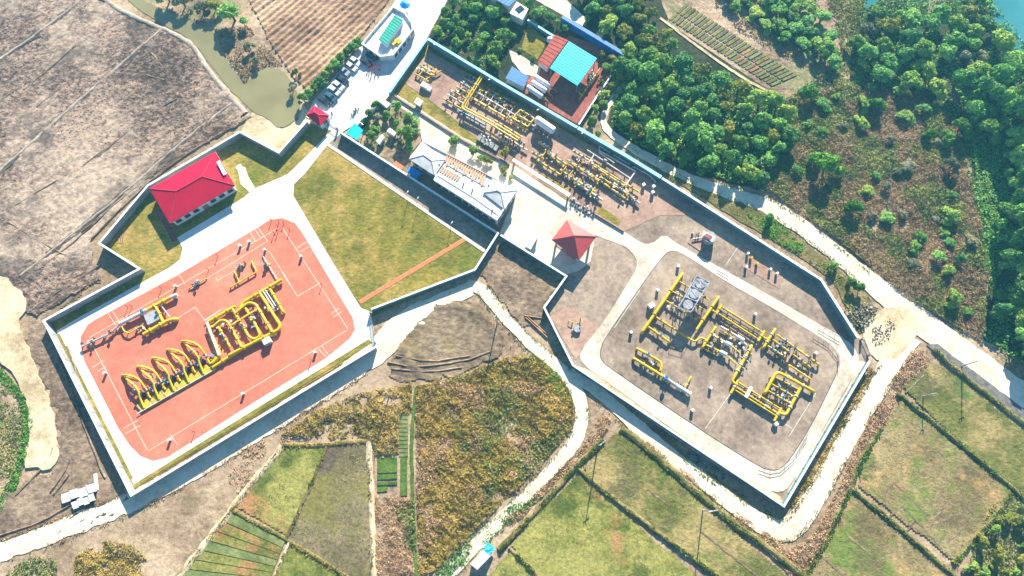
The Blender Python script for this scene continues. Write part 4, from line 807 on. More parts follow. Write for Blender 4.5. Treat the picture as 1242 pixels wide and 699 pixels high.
# ================================================================ PIPEWORK
UB = MB().box((0, 0, .5), (1, 1, 1)).mesh('support')            # unit box standing on its base
def valve_meshes():
    a = MB(); n = 12
    a.tube([(-1.7, 0, 0), (-1.45, 0, 0)], 1.65, n); a.tube([(1.45, 0, 0), (1.7, 0, 0)], 1.65, n)
    a.tube([(-1.45, 0, 0), (-.7, 0, 0), (0, 0, 0), (.7, 0, 0), (1.45, 0, 0)], [1.05, 1.35, 1.5, 1.35, 1.05], n)
    b_ = MB(); b_.tube([(0, 0, 1.2), (0, 0, 2.6)], .35, 8); b_.box((0, 0, 3.1), (1.9, 1.5, 1.1)); b_.tube([(0, -.7, 3.1), (0, -1.3, 3.1)], 1.0, 10)
    return a.mesh('valve', True), b_.mesh('actuator', False)
VM, AM = valve_meshes()
VY = VM.copy(); VY.materials.append(M['yellow']); VM.materials.append(M['valve_body']); VC = [0]
ACT = {}
for k in ('blue_paint', 'dark_steel', 'pipe_grey'):
    m_ = AM.copy(); m_.materials.append(M[k]); ACT[k] = m_
SUP = {}
for k in ('concrete', 'steel', 'yellow', 'dark_steel'):
    m_ = UB.copy(); m_.materials.append(M[k]); SUP[k] = m_
def fillet(pts, r):
    out = [pts[0]]
    for i in range(1, len(pts)-1):
        a, b_, c = pts[i-1], pts[i], pts[i+1]; la, lc = (a-b_).length, (c-b_).length; k = min(r, la*.48, lc*.48)
        p, q = b_+(a-b_).normalized()*k, b_+(c-b_).normalized()*k
        for t in (0, .25, .5, .75, 1): out.append(p.lerp(b_, t).lerp(b_.lerp(q, t), t))
    return out+[pts[-1]]
class Skid:
    def __init__(s, name, label, base_px, zb=.35, cat='pipework', group=None):
        p = P(*base_px); s.o = Vector((p.x, p.y, zb)); s.zb = zb; s.t = thing(name, label, cat, s.o, 0, group)
    def pipe(s, px, r=.3, z=1.3, mat='yellow', down=(0, 0), sup=4.0, bend=None, name='pipe', smat='concrete', n=10):
        """pipe along plan points at height z; down: bring start / end down into the ground"""
        pts = [P(q[0], q[1], (q[2] if len(q) > 2 else z)) for q in px]
        flat = list(pts)
        if down[0]: pts = [Vector((pts[0].x, pts[0].y, s.zb-.1))]+pts
        if down[1]: pts = pts+[Vector((pts[-1].x, pts[-1].y, s.zb-.1))]
        if len(pts) > 2: pts = fillet(pts, bend or r*2.6)
        MB(s.o).tube(pts, r, n).build(name, M[mat], s.t, True)
        if r >= .24 and mat.startswith('yellow'):
            sg = max(zip(flat[:-1], flat[1:]), key=lambda q: (q[1]-q[0]).length); L_ = (sg[1]-sg[0]).length; d = (sg[1]-sg[0]).normalized()
            for c_ in ([.3, .7] if L_ > 7 else [.5]):
                e = sg[0].lerp(sg[1], c_); MB(s.o).tube([e-d*.16, e-d*.03, e-d*.029, e+d*.029, e+d*.03, e+d*.16], [r*1.5, r*1.5, r*1.1, r*1.1, r*1.5, r*1.5], n).build('flange', M['pipe_white' if VC[0] % 2 else mat], s.t)
        if sup:
            for a, b_ in zip(flat[:-1], flat[1:]):
                L_ = (b_-a).length; k = max(1, int(L_/sup)); d = b_-a
                if L_ < 1.5: continue
                for j in range(k):
                    p = a.lerp(b_, (j+.5)/k); hgt = p.z-r*.7-s.zb
                    if hgt < .2: continue
                    o = link('support', SUP[smat], s.t); o.location = (p.x-s.o.x, p.y-s.o.y, 0); o.scale = (max(.25, r*.8), max(.35, r*1.5), hgt); o.rotation_euler.z = math.atan2(d.y, d.x)
        return s
    def valve(s, px, py, toward, r=.3, z=1.3, act='blue_paint'):
        p, q = P(px, py, z), P(*toward, z); d = q-p
        VC[0] += 1; o = link('valve', VY if VC[0] % 2 else VM, s.t); o.location = p-s.o; o.rotation_euler.z = math.atan2(d.y, d.x); o.scale = (r*.86,)*3
        if act: a = link('actuator', ACT[act], o); 
        return s
    def box(s, px, py, size, ang, mat, name='cabinet', z=0):
        p = P(px, py, s.zb+z+size[2]); MB(s.o).box((p.x, p.y, s.zb+z+size[2]/2), size, R(ang)).build(name, M[mat], s.t); return s
    def slab(s, pts, z0, z1, mat, name='platform'):
        MB(s.o).prism([Vector((p.x, p.y, 0)) for p in PP(pts, z1)], z0, z1).build(name, M[mat], s.t); return s
    def flange(s, px, py, toward, r, z=1.3, mat='pipe_white'):
        p, q = P(px, py, z), P(*toward, z); d = (q-p).normalized()
        MB(s.o).tube([p-d*.1, p+d*.1], r, 12).build('flange', M[mat], s.t); return s
    def clutter(s, pts, n, seed, mats=('steel', 'dark_steel', 'pipe_white'), h=(.5, 1.4), size=(.25, .7)):
        """small fittings standing among the pipes"""
        g = random.Random(seed); c = PP(pts)
        for i in range(n):
            u, v = g.random(), g.random(); p = c[0].lerp(c[1], u).lerp(c[3].lerp(c[2], u), v); a, b_ = g.uniform(*size), g.uniform(*size); hh = g.uniform(*h)
            mb = MB(s.o).box((p.x, p.y, s.zb+hh/2), (a*.5, b_*.5, hh), g.random()*3); mb.tube([(p.x, p.y, s.zb+hh), (p.x, p.y, s.zb+hh+.12)], a*.6, 8); mb.build('fitting', M[g.choice(mats)], s.t)
        return s
    def beam(s, a, b_, wd, z, mat, name='beam', th=.15):
        p, q = P(*a, z), P(*b_, z); d = q-p; c = (p+q)/2; MB(s.o).box((c.x, c.y, z), (d.length, wd, th), math.atan2(d.y, d.x)).build(name, M[mat], s.t)
        for k in (.06, .94):
            e = p.lerp(q, k); o = link('support', SUP['steel'], s.t); o.location = (e.x-s.o.x, e.y-s.o.y, 0); o.scale = (.15, .15, z-th/2-s.zb)
        return s
# --- red yard: loop manifold
k = Skid('pipe_manifold', 'large yellow loop manifold in the middle of the red yard', (298, 395))
k.pipe([(252, 391), (286, 371.5)], .56).pipe([(292, 373), (295, 367), (342, 339.5)], .56)
k.pipe([(258, 396), (253, 399), (268, 431), (257, 441)], 0.51, 1.2, bend=1.6); k.pipe([(253, 404), (264.5, 432), (256, 437)], 0.37, 1.0)
k.pipe([(258, 397), (268, 388), (276, 390), (293, 421)], 0.44, 1.7, bend=2.2); k.pipe([(287, 379), (301, 367), (310, 369), (330, 403)], 0.46, 1.8, bend=2.4)
k.pipe([(282, 375), (302, 409), (308, 412), (316, 408), (312, 398), (296, 371)], 0.44, 1.4, bend=1.8)
k.pipe([(314, 354), (340, 395), (338, 400), (278, 431)], 0.51, 1.4, bend=2.2); k.pipe([(326, 348.5), (343.5, 379)], 0.44, 1.4, down=(0, 1)); k.pipe([(263, 394), (279, 421)], 0.41, 1.2)
k.pipe([(334, 405), (300, 419), (258, 446)], 0.49, 1.0); k.pipe([(318, 352), (334, 377)], 0.24, 1.6, 'pipe_white'); k.pipe([(321, 351), (337, 376)], 0.24, 1.6, 'pipe_grey')
for px, py in ((325, 376), (316, 382), (304, 389), (295, 395), (283, 402), (271, 408), (337, 369), (308, 386)): k.valve(px, py, (px+6, py+10), .4, 1.4, ('blue_paint', 'dark_steel', 'pipe_grey')[int(px) % 3])
k.beam((251, 391), (266, 431), .8, 2.0, 'pipe_white', 'walkway'); k.beam((279, 395), (313, 374), .5, 2.1, 'yellow_old', 'walkway'); k.beam((248, 389), (268, 376), .3, 1.2, 'pipe_white')
k.clutter([(262, 400), (330, 362), (338, 385), (275, 420)], 40, 3, ('dark_steel', 'steel', 'maroon_paving', 'pipe_white'))  # dark and maroon fittings stand in for purple shade among the pipes
# --- red yard: regulator skid, five pairs of swan necks over a platform
k = Skid('regulator_skid', 'row of five pairs of yellow swan-neck pipes on a long platform in the red yard', (205, 475))
k.slab([(164, 492), (253, 440), (261, 449), (172, 500)], .35, .75, 'yellow_old')
for i in range(6): k.slab([(164+i*15, 492-i*8.8), (165+i*15, 491.4-i*8.8), (173+i*15, 499.5-i*8.6), (172+i*15, 500-i*8.6)], .75, .8, 'grating', 'grating_bar')
for u in range(5):
    dx, dy = 18.1*u, -10.3*u; S = lambda q: [(a+dx, b_+dy, *r) for a, b_, *r in q]
    k.pipe(S([(152, 458, .6), (156, 462, 2.3), (166, 470.5, 2.4), (169.5, 482, 1.5), (175, 495, .9)]), .34, 2, sup=0, bend=1.5)
    k.pipe(S([(148, 455, .6), (156, 455, 2.2), (169, 460, 2.4), (176, 471, 1.5), (182.5, 483, .9)]), .32, 2, sup=0, bend=1.5)
    k.pipe(S([(147, 455), (168, 460)]), .12, .6, 'pipe_white', sup=0)  # thin white pipe stands in for the pale sheen on the header
    for a, b_, tw in ((168, 476, (171, 484)), (177, 472.5, (181, 480))): k.valve(a+dx, b_+dy, (tw[0]+dx, tw[1]+dy), .36, 1.6, 'dark_steel')
    k.box(172+dx, 478+dy, (1.0, 1.5, 1.5), 60, 'dark_steel', 'regulator'); k.box(184+dx, 472+dy, (.9, 1.6, 1.3), 60, 'steel', 'regulator')
k.beam((166, 502), (262, 447), .25, .9, 'pipe_white', 'rail', .1); k.clutter([(160, 470), (240, 425), (250, 440), (172, 486)], 30, 4)
# --- red yard: receiver skid
k = Skid('pig_receiver', 'yellow and grey receiver barrel with a square grey box in the red yard', (165, 392))
k.pipe([(99, 421), (133, 405), (146, 393)], .3, 1.3, 'pipe_grey'); k.pipe([(145, 393), (179, 376)], .62, 1.4, 'pipe_white', sup=3, n=14); k.pipe([(179, 376), (207, 361)], .6, 1.4); k.pipe([(207, 361), (215, 357.5)], .6, 1.4, 'pipe_white', n=14)
k.pipe([(174, 406), (204, 389), (213, 387)], .6, 1.4, down=(0, 1)); k.pipe([(188, 371), (198, 391)], .5, 1.4); k.pipe([(145.5, 392), (150.5, 402), (157, 404.5), (172, 395), (177, 401)], .22, 1.3)
k.pipe([(194, 369), (206, 385)], .2, 1.3, 'pipe_grey'); k.box(183.5, 385, (3.6, 3.4, 1.5), 30, 'pipe_grey', 'analyser_box')
k.valve(192, 380, (195, 386), .4, 1.4, 'dark_steel'); k.valve(135, 403, (140, 399), .4, 1.3, 'dark_steel'); k.valve(174, 378, (180, 375), .5, 1.4, 'blue_paint'); k.valve(113, 414.5, (119, 412), .34, 1.3, 'dark_steel')
k.clutter([(100, 418), (140, 398), (146, 402), (106, 424)], 12, 5); k.clutter([(160, 402), (175, 393), (180, 400), (165, 408)], 8, 6)
k = Skid('pipe_loop', 'small U-shaped yellow pipe frame above the loop manifold', (295, 335))
k.pipe([(305, 317), (311.5, 330), (290, 342.5), (279, 349)], .22, .95, down=(1, 1)); k.pipe([(284, 329), (290, 342)], .2, .95, down=(1, 0)); k.valve(287, 335, (289, 339), .22, .95, None)
k.clutter([(287, 326), (300, 318), (302, 322), (290, 330)], 5, 7)
k = Skid('valve_set', 'blue-topped valve on a low yellow pipe left of the U-shaped frame', (239, 344)); k.pipe([(229, 350), (250, 338)], .2, .8, down=(1, 1)); k.valve(239, 344, (245, 341), .42, .8, 'blue_paint'); k.clutter([(232, 346), (246, 338), (248, 341), (234, 350)], 5, 8)
k = Skid('valve_set', 'blue-topped valve on a white pipe right of the U-shaped frame', (324, 323)); k.pipe([(319, 311), (336, 339)], .16, .8, 'pipe_white', down=(1, 1)); k.valve(324, 321, (328, 328), .45, .8, 'blue_paint'); k.clutter([(320, 320), (328, 318), (330, 326), (323, 328)], 5, 9)
k = Skid('valve_set', 'blue-topped valve beside the upper left end of the U-shaped frame', (292, 323)); k.pipe([(288, 325), (297, 320)], .16, .8, down=(1, 1)); k.valve(292, 323, (296, 320), .4, .8, 'blue_paint')

# --- grey pad
ZB = .42
k = Skid('pig_launcher', 'yellow launcher line ending in a grey barrel at the left of the grey pad', (802, 450), ZB)
k.pipe([(773, 423), (803, 440), (801, 450)], .38, 1.5, down=(1, 0), bend=1.2); k.pipe([(769, 435), (806, 458)], .45, 1.5, down=(1, 0)); k.pipe([(806, 458), (820, 467.5)], .5, 1.5, 'pipe_grey', n=14); k.pipe([(820, 467.5), (837, 478)], .62, 1.5, 'pipe_white', n=14)
k.valve(786, 430, (790, 432.5), .45, 1.5, 'blue_paint'); k.valve(807, 459, (811, 461.5), .6, 1.5, 'blue_paint'); k.pipe([(838, 457), (831, 470)], .26, 1.3, down=(1, 0)); k.flange(837, 478, (840, 480), .8, 1.5); k.clutter([(775, 430), (800, 444), (798, 450), (776, 438)], 12, 10); k.clutter([(822, 462), (834, 460), (834, 470), (826, 474)], 6, 11)
k = Skid('pipe_manifold', 'long straight yellow header with branch pipes at the left of the grey pad', (812, 375), ZB)
k.pipe([(828, 332), (779, 403)], .48, 1.8, down=(1, 1)); k.pipe([(872, 360), (845, 400)], .42, 1.7, down=(1, 0))
for a, b_ in (((823, 341), (860, 364)), ((815.5, 353.5), (851, 374)), ((808, 365), (846, 388))):
    k.pipe([a, b_], .24, 1.6); 
    for s in (.22, .36, .72, .86): k.valve(a[0]+(b_[0]-a[0])*s, a[1]+(b_[1]-a[1])*s, b_, .28, 1.6, ('dark_steel', 'blue_paint')[s < .3])
k.pipe([(796, 385), (836, 411), (843, 415), (850, 409), (857, 413)], .32, 1.5, bend=1.3); k.pipe([(786, 396.5), (812, 415)], .38, 1.5, down=(0, 1)); k.valve(801, 388.5, (806, 391.5), .36, 1.5, 'blue_paint'); k.valve(801.5, 406.5, (806, 410), .36, 1.5, 'blue_paint')
k.clutter([(818, 348), (850, 366), (838, 388), (806, 372)], 40, 12, ('steel', 'dark_steel', 'pipe_white', 'maroon_paving'))
# air cooler on tall legs
k = Skid('air_cooler', 'tall steel air-cooler platform with two fan bays above the yellow branch pipes', (836, 372), ZB, 'cooler')
Hc = 6.0; cs = PP([(845, 334.5), (860.5, 342.5), (838, 379), (822.5, 374)], Hc)
for p in cs+[cs[0].lerp(cs[3], .5), cs[1].lerp(cs[2], .5)]:
    o = link('leg', SUP['steel'], k.t); o.location = (p.x-k.o.x, p.y-k.o.y, 0); o.scale = (.28, .28, Hc-ZB-.2)
f = [Vector((p.x, p.y, 0)) for p in cs]
for i, (s0, s1) in enumerate(((.02, .3), (.33, .64), (.67, .98))):
    q = [f[0].lerp(f[3], s0), f[1].lerp(f[2], s0), f[1].lerp(f[2], s1), f[0].lerp(f[3], s1)]
    MB(k.o).prism(q, Hc-.5, Hc-.1).build('fan_bay', M[('steel', 'pipe_grey', 'dark_steel')[i]], k.t)
    c_ = sum(q, Vector((0, 0, 0)))/4; MB(k.o).tube([(c_.x, c_.y, Hc-.1), (c_.x, c_.y, Hc+.25)], [1.35, 1.5], 16).build('fan_ring', M['steel'], k.t); MB(k.o).box((c_.x, c_.y, Hc+.3), (.25, 2.6, .08), .6).box((c_.x, c_.y, Hc+.4), (2.6, .25, .08), 1.2).build('fan', M['pipe_grey'], k.t)
for a, b_ in ((0, 3), (1, 2), (0, 1), (3, 2)): MB(k.o).bar(f[a]+Vector((0, 0, Hc+.05)), f[b_]+Vector((0, 0, Hc+.05)), .22).build('edge_beam', M['pipe_grey'], k.t); MB(k.o).bar(f[a]+Vector((0, 0, Hc+1.1)), f[b_]+Vector((0, 0, Hc+1.1)), .08).build('guard_rail', M['pipe_grey'], k.t)
for s in (.32, .655):
    MB(k.o).bar(f[0].lerp(f[3], s)+Vector((0, 0, Hc+.1)), f[1].lerp(f[2], s)+Vector((0, 0, Hc+.1)), .2).build('edge_beam', M['pipe_grey'], k.t)
for a, b_ in ((0, 3), (1, 2)):
    for s0, s1 in ((0, .5), (.5, 1), (.5, 0), (1, .5)): MB(k.o).bar(f[a].lerp(f[b_], s0)+Vector((0, 0, .6)), f[a].lerp(f[b_], s1)+Vector((0, 0, Hc-.6)), .1).build('brace', M['steel'], k.t)
for s in (0, .25, .5, .75, 1):
    for a, b_ in ((0, 3), (1, 2)):
        p = f[a].lerp(f[b_], s); MB(k.o).bar(p+Vector((0, 0, Hc)), p+Vector((0, 0, Hc+1.1)), .07).build('rail_post', M['pipe_grey'], k.t)
k = Skid('pipe_bundle', 'pair of long parallel yellow pipes between two short headers on the grey pad', (898, 392), ZB)
k.pipe([(876, 369.5), (869, 381)], .42, 1.6); k.pipe([(927.5, 401.5), (919.5, 414)], .42, 1.6)
for i, (a, b_) in enumerate((((876, 373), (924, 403)), ((874, 377), (922, 407)), ((872, 381), (920, 412)))): k.pipe([a, b_], (.3, .2, .28)[i], 1.5, ('yellow', 'dark_steel', 'yellow')[i]); k.flange(a[0]+2, a[1]+1.3, b_, .45, 1.5, 'blue_paint'); k.flange(b_[0]-3, b_[1]-2, b_, .45, 1.5, 'blue_paint')
k.pipe([(924, 408), (934, 414)], .28, 1.6); k.pipe([(868, 379), (861, 375)], .28, 1.6)
k = Skid('filter_vessels', 'group of white horizontal filter vessels with yellow headers in the middle of the grey pad', (875, 415), ZB)
k.pipe([(868, 396.5), (852, 422)], .38, 1.7, down=(1, 1))
for a, b_, e in (((863, 406), (880, 415.5), (887, 419)), ((855, 418), (873, 426.5), (881, 430.5)), ((874, 396), (894, 408), (902, 413))):
    k.pipe([a, b_], .34, 1.5, 'pipe_white' if a[0] != 855 else 'yellow', sup=3); k.pipe([b_, e], .62, 1.5, 'panel_white', sup=2, n=14, name='vessel'); k.pipe([(a[0]-1, a[1]+5), (a[0]+12, a[1]+12), (a[0]+17, a[1]+9)], .16, 1.1, sup=0)
    k.valve((a[0]+b_[0])/2, (a[1]+b_[1])/2, b_, .4, 1.5, 'dark_steel')
k.pipe([(887, 419.5), (897, 428)], .24, 1.5, down=(0, 0)); k.pipe([(881, 431), (891, 440.5)], .24, 1.5); k.pipe([(878, 403), (890, 410)], .24, 1.4); k.pipe([(857, 413), (866, 402)], .2, 1.3)
k.clutter([(862, 402), (905, 416), (890, 440), (855, 424)], 36, 14)
k = Skid('pipe_header', 'slanting yellow header with small white clamps right of the filter vessels', (900, 440), ZB)
k.pipe([(912, 419), (887.5, 463), (894, 467)], .42, 1.7, down=(1, 0), bend=1.4)
for s in (.15, .35, .55): k.flange(912-24*s, 419+43*s, (900, 440), .6, 1.7, 'pipe_white'); k.beam((906-24*s, 417+43*s), (917-24*s, 424+43*s), .2, 1.5, 'pipe_white')
k.clutter([(900, 418), (908, 422), (898, 440), (890, 436)], 12, 15)
k = Skid('metering_runs', 'parallel yellow metering runs with a pinkish cross walkway at the right of the grey pad', (960, 428), ZB)
k.pipe([(940.5, 399), (926, 422)], .42, 1.7, down=(1, 1))
for a, b_ in (((942, 406), (994, 443)), ((937, 412), (983, 446)), ((931, 419.5), (955, 435.5))):
    k.pipe([a, b_], .3, 1.6, down=(0, 1)); 
    for s in (.2, .42, .75, .88): k.valve(a[0]+(b_[0]-a[0])*s, a[1]+(b_[1]-a[1])*s, b_, .34, 1.6, ('blue_paint', 'dark_steel')[s > .5])
k.pipe([(957, 443), (983, 460)], .3, 1.3, down=(1, 1)); k.beam((967, 416), (953.5, 439), .7, 2.1, 'pad_pink', 'walkway'); k.clutter([(940, 410), (985, 438), (978, 452), (935, 424)], 30, 16)
k = Skid('loop_manifold', 'square yellow loop manifold in the right corner of the grey pad', (956, 478), ZB)
k.pipe([(928, 477), (942, 450.5), (987, 475)], .48, 1.6, down=(1, 1), bend=1.6); k.pipe([(971, 471), (953, 504), (945, 501)], .46, 1.6, bend=1.6)
for a, b_ in (((941, 458), (968, 472.5)), ((936, 466), (963, 481)), ((931.5, 474), (958.5, 489.5))):
    k.pipe([a, b_], .24, 1.5)
    for s in (.3, .62): k.valve(a[0]+(b_[0]-a[0])*s, a[1]+(b_[1]-a[1])*s, b_, .32, 1.5, ('dark_steel', 'blue_paint')[s > .5])
k.clutter([(940, 460), (965, 474), (956, 490), (932, 476)], 26, 17); k.clutter([(926, 462), (932, 458), (934, 466), (928, 470)], 5, 18)
k = Skid('pipe_bundle', 'bundle of close yellow pipes with a white cross platform on the grey pad', (917, 488), ZB)
k.pipe([(895.5, 461.5), (886.5, 477)], .4, 1.6); k.pipe([(948, 495), (939, 511)], .38, 1.6)
for i, (a, b_) in enumerate((((896, 464.5), (946, 496)), ((894.5, 467), (945, 499)), ((893, 470), (943.5, 502)), ((891, 473), (942, 505)))): k.pipe([a, b_], (.28, .18, .26, .24)[i], 1.5, ('yellow', 'dark_steel', 'yellow_old', 'yellow')[i])
k.beam((911.5, 469), (904.5, 482), 1.0, 2.0, 'panel_white', 'platform'); k.box(942, 514, (1.1, 1.0, 1.2), 33, 'panel_white', 'junction_box'); k.clutter([(900, 466), (940, 492), (938, 500), (898, 474)], 16, 19)
# small vessel skid under the upper right wall, small set left of the road
k = Skid('vessel_skid', 'white platform with a drum vessel beneath the upper right wall of the grey compound', (858, 290), .3)
p = P(858, 292); MB(k.o).tube([(p.x, p.y, .5), (p.x, p.y, 3.2)], 1.9, 18).build('drum', M['steel'], k.t, True)
k.slab([(851, 285), (854, 280), (868, 288), (864, 294)], 3.25, 3.4, 'pipe_white'); k.slab([(854, 286), (857, 283), (864, 287), (861, 291)], 3.4, 3.6, 'maroon_paving', 'hatch'); k.pipe([(840, 290), (853, 288)], .18, 1.0, 'pipe_grey'); k.clutter([(838, 284), (846, 280), (848, 288), (842, 292)], 6, 20)
k = Skid('valve_set', 'dark round vessel with a yellow handrail on the stained slab left of the grey pad', (700, 399), .25)
p = P(700, 400); MB(k.o).tube([(p.x, p.y, .2), (p.x, p.y, 1.2)], 1.1, 14).build('drum', M['steel'], k.t, True); k.pipe([(690, 389), (699, 393)], .1, 1.2, down=(1, 1)); k.pipe([(704, 386), (703, 396)], .14, 1.0, 'dark_steel'); k.clutter([(692, 392), (706, 394), (706, 406), (694, 404)], 5, 21)

# --- upper pipe yard
ZB = .25
k = Skid('valve_skid', 'compact cluster of old yellow valves nearest the car park in the upper pipe yard', (518, 92), ZB)
for a, b_ in (((506, 82), (524, 92)), ((510, 80), (530, 90)), ((504, 90), (520, 99)), ((514, 98), (535, 86)), ((508, 92), (518, 80))): k.pipe([a, b_], .24, 1.1, 'yellow_old')
k.clutter([(504, 84), (516, 78), (532, 88), (516, 104)], 26, 30, ('steel', 'dark_steel', 'pipe_white', 'yellow_old')); k.box(515, 103, (2.6, 1.8, 1.4), -30, 'pipe_white'); k.box(520, 107, (1.8, 1.4, 1.2), -30, 'panel_white')
k = Skid('pipe_comb', 'comb of short stubby pipes left of the raised yellow pipe rack', (553, 112), ZB)
for i in range(7):
    x, y = 537.5+i*5.2, 119.5-i*4.9; k.pipe([(x, y), (x+22-i*1.2, y+12.5-i*.6)], .26, 1.1, ('yellow_old', 'pipe_white')[i % 3 == 1], sup=3); k.valve(x+5, y+3, (x+22, y+12.5), .3, 1.1, ('dark_steel', None)[i % 2]); k.valve(x+13, y+7, (x+22, y+12.5), .26, 1.1, 'dark_steel')
k.clutter([(540, 120), (570, 90), (580, 104), (556, 132)], 34, 31)
k = Skid('pipe_rack', 'raised pair of bright yellow pipes slanting up to the light blue wall', (572, 112), ZB)
k.pipe([(584, 91), (559, 131), (592, 149), (628, 171)], .3, 2.6, sup=6, smat='steel', bend=1.2); k.pipe([(586.5, 92), (563, 130), (594, 146), (630, 168)], .24, 2.6, sup=0, bend=1.2); k.pipe([(556, 134), (590, 153)], .34, 1.0, 'blue_paint')
k.clutter([(560, 134), (600, 156), (596, 160), (556, 138)], 14, 32)
k = Skid('pipe_rows', 'rows of thin white and old yellow pipes in the middle of the upper pipe yard', (608, 135), ZB)
for i, (a, b_, m_) in enumerate((((581, 106), (618, 128), 'yellow_old'), ((577, 111.5), (652, 156), 'pipe_white'), ((570.5, 117), (640, 158), 'yellow_old'), ((573, 119.5), (634, 155), 'yellow'), ((592, 108), (624, 126), 'yellow_old'), ((600, 146), (634, 167), 'yellow'), ((587, 157), (618, 176), 'yellow'), ((606, 162), (640, 183), 'pipe_white'))):
    k.pipe([a, b_], .27, 1.1, m_, sup=5)
    for s in (.15, .3, .5, .66, .85): k.valve(a[0]+(b_[0]-a[0])*s, a[1]+(b_[1]-a[1])*s, b_, .26, 1.1, ('dark_steel', None, 'blue_paint')[(i+int(s*10)) % 3])
for i in range(9): x = 578+i*8; k.pipe([(x+4, 108+i*4.6), (x-3, 120+i*4.6)], .12, 1.3, 'pipe_white', sup=0)
k.clutter([(576, 112), (600, 106), (656, 156), (636, 166)], 70, 33, ('steel', 'dark_steel', 'yellow', 'yellow_old', 'maroon_paving')); k.clutter([(590, 152), (604, 150), (640, 176), (626, 182)], 34, 34)
k = Skid('square_manifold', 'bright yellow square pipe frame above the rows in the upper pipe yard', (634, 146), ZB)
for a, b_ in (((631, 133.5), (622, 144)), ((631, 133.5), (648, 144)), ((648, 144), (640, 154)), ((622, 144), (640, 154)), ((626, 139), (644, 149))): k.pipe([a, b_], .3, 1.5, 'yellow', sup=5)
for px, py in ((629, 139), (636, 137), (643, 141), (632, 149)): k.valve(px, py, (px+5, py+3), .34, 1.5, 'dark_steel')
t_ = Skid('storage_vessel', 'big horizontal white-topped vessel with a deep blue shadow in the upper pipe yard', (661, 156), ZB, 'tank')
a, b_ = P(651, 145, 2.9), P(671, 158.5, 2.9); d = (b_-a).normalized()
MB(t_.o).tube([a-d*.5, a-d*.3, a, b_, b_+d*.3, b_+d*.5], [.5, 1.05, 1.3, 1.3, 1.05, .5], 18).build('shell', M['panel_white'], t_.t, True)
for s in (.12, .37, .63, .88): p = a.lerp(b_, s); MB(t_.o).box((p.x, p.y, 1.0), (.35, 2.2, 1.7), math.atan2(d.y, d.x)).build('saddle', M['concrete'], t_.t)
t_.slab([(647, 151), (654, 143), (672, 155), (666, 163)], ZB, .5, 'concrete', 'plinth'); t_.beam((651, 143), (672, 157), .5, 4.4, 'panel_white', 'walkway')
k = Skid('pipe_rows', 'rows of yellow pipes with actuators in the lower left of the upper pipe yard', (672, 200), ZB)
for i, (a, b_, m_) in enumerate((((653, 172.5), (667, 181), 'yellow'), ((661, 182), (687, 200), 'yellow_old'), ((645, 185), (659, 193), 'yellow'), ((651, 194), (679, 212), 'yellow'), ((679, 206), (698, 219), 'yellow'), ((694, 217), (722, 233), 'yellow_old'), ((698, 222), (731, 243), 'pipe_white'), ((664, 186), (684, 203), 'yellow_old'))):
    k.pipe([a, b_], .36, 1.2, m_, sup=4)
    for s in (.2, .5, .8): k.valve(a[0]+(b_[0]-a[0])*s, a[1]+(b_[1]-a[1])*s, b_, .36, 1.2, ('dark_steel', 'blue_paint')[(i+int(s*10)) % 2])
for px, py in ((658, 189), (683, 207), (691, 212), (700, 222), (718, 232)): k.pipe([(px-3, py+5), (px+4, py-5)], .2, 1.5, 'yellow', sup=0)
k.clutter([(648, 184), (664, 178), (732, 238), (722, 246)], 56, 35)
k = Skid('pipe_rows', 'long white and yellow pipe rows along the upper right of the upper pipe yard', (728, 215), ZB)
for i, (a, b_, m_) in enumerate((((688, 194), (724, 217), 'yellow_old'), ((690, 197), (726, 220), 'yellow_old'), ((724, 217), (758, 241), 'yellow'), ((695, 183), (716, 196), 'pipe_white'), ((719, 199), (775, 233), 'yellow_old'), ((720, 202), (757, 226), 'yellow'), ((728, 215), (768, 240), 'yellow_old'), ((744, 222), (776, 247), 'pipe_white'))):
    k.pipe([a, b_], .32, 1.2, m_, sup=4)
    for s in (.12, .35, .6, .85): k.valve(a[0]+(b_[0]-a[0])*s, a[1]+(b_[1]-a[1])*s, b_, .32, 1.2, ('dark_steel', 'blue_paint', None)[(i+int(s*10)) % 3])
k.clutter([(690, 194), (706, 188), (778, 240), (768, 250)], 70, 36, ('steel', 'dark_steel', 'pipe_white', 'yellow', 'maroon_paving'))
k = Skid('pipe_loop', 'large rectangle of white pipes beside the thick cyan-topped wall', (742, 198), ZB)
k.pipe([(712, 182), (765, 217)], .2, 1.3, 'pipe_white'); k.pipe([(745, 198), (727, 185), (727, 177), (740, 185)], .2, 1.3, 'pipe_white'); k.pipe([(727, 183), (771, 208), (759, 225)], .24, 1.4, 'pipe_white'); k.pipe([(721, 187), (715, 197)], .2, 1.4, 'pipe_white'); k.pipe([(744, 188), (764, 200)], .18, 1.3, 'pipe_white'); k.pipe([(768, 202), (788, 213), (795, 220)], .22, 1.3, 'pipe_white', down=(1, 1)); k.pipe([(752, 191), (749, 196)], .14, 1.3, 'pipe_white', sup=0); k.valve(734, 195, (740, 199), .4, 1.3, None)
for i, (px, py) in enumerate(((780, 226), (792, 228), (791, 235))): cabinet(px, py, .8, .8, 1.4, 30, ('left', 'upper right', 'lower right')[i]+' of three white boxes at the end of the white pipe rectangle', zb=.25)
k = Skid('grating_racks', 'grey steel frames and gratings beside the low kerb wall near the coral pavilion', (706, 252), ZB)
for i in range(6): x = 694+i*5; k.slab([(x, 242+i*3), (x+4, 244.5+i*3), (x+1, 249+i*3), (x-3, 246.5+i*3)], .25, .7, 'grating', 'grating')
k.clutter([(692, 240), (722, 258), (718, 262), (690, 246)], 22, 37)
k = Skid('grating_racks', 'grey steel frame rack below the round yellow bush in the upper pipe yard', (592, 178), ZB)
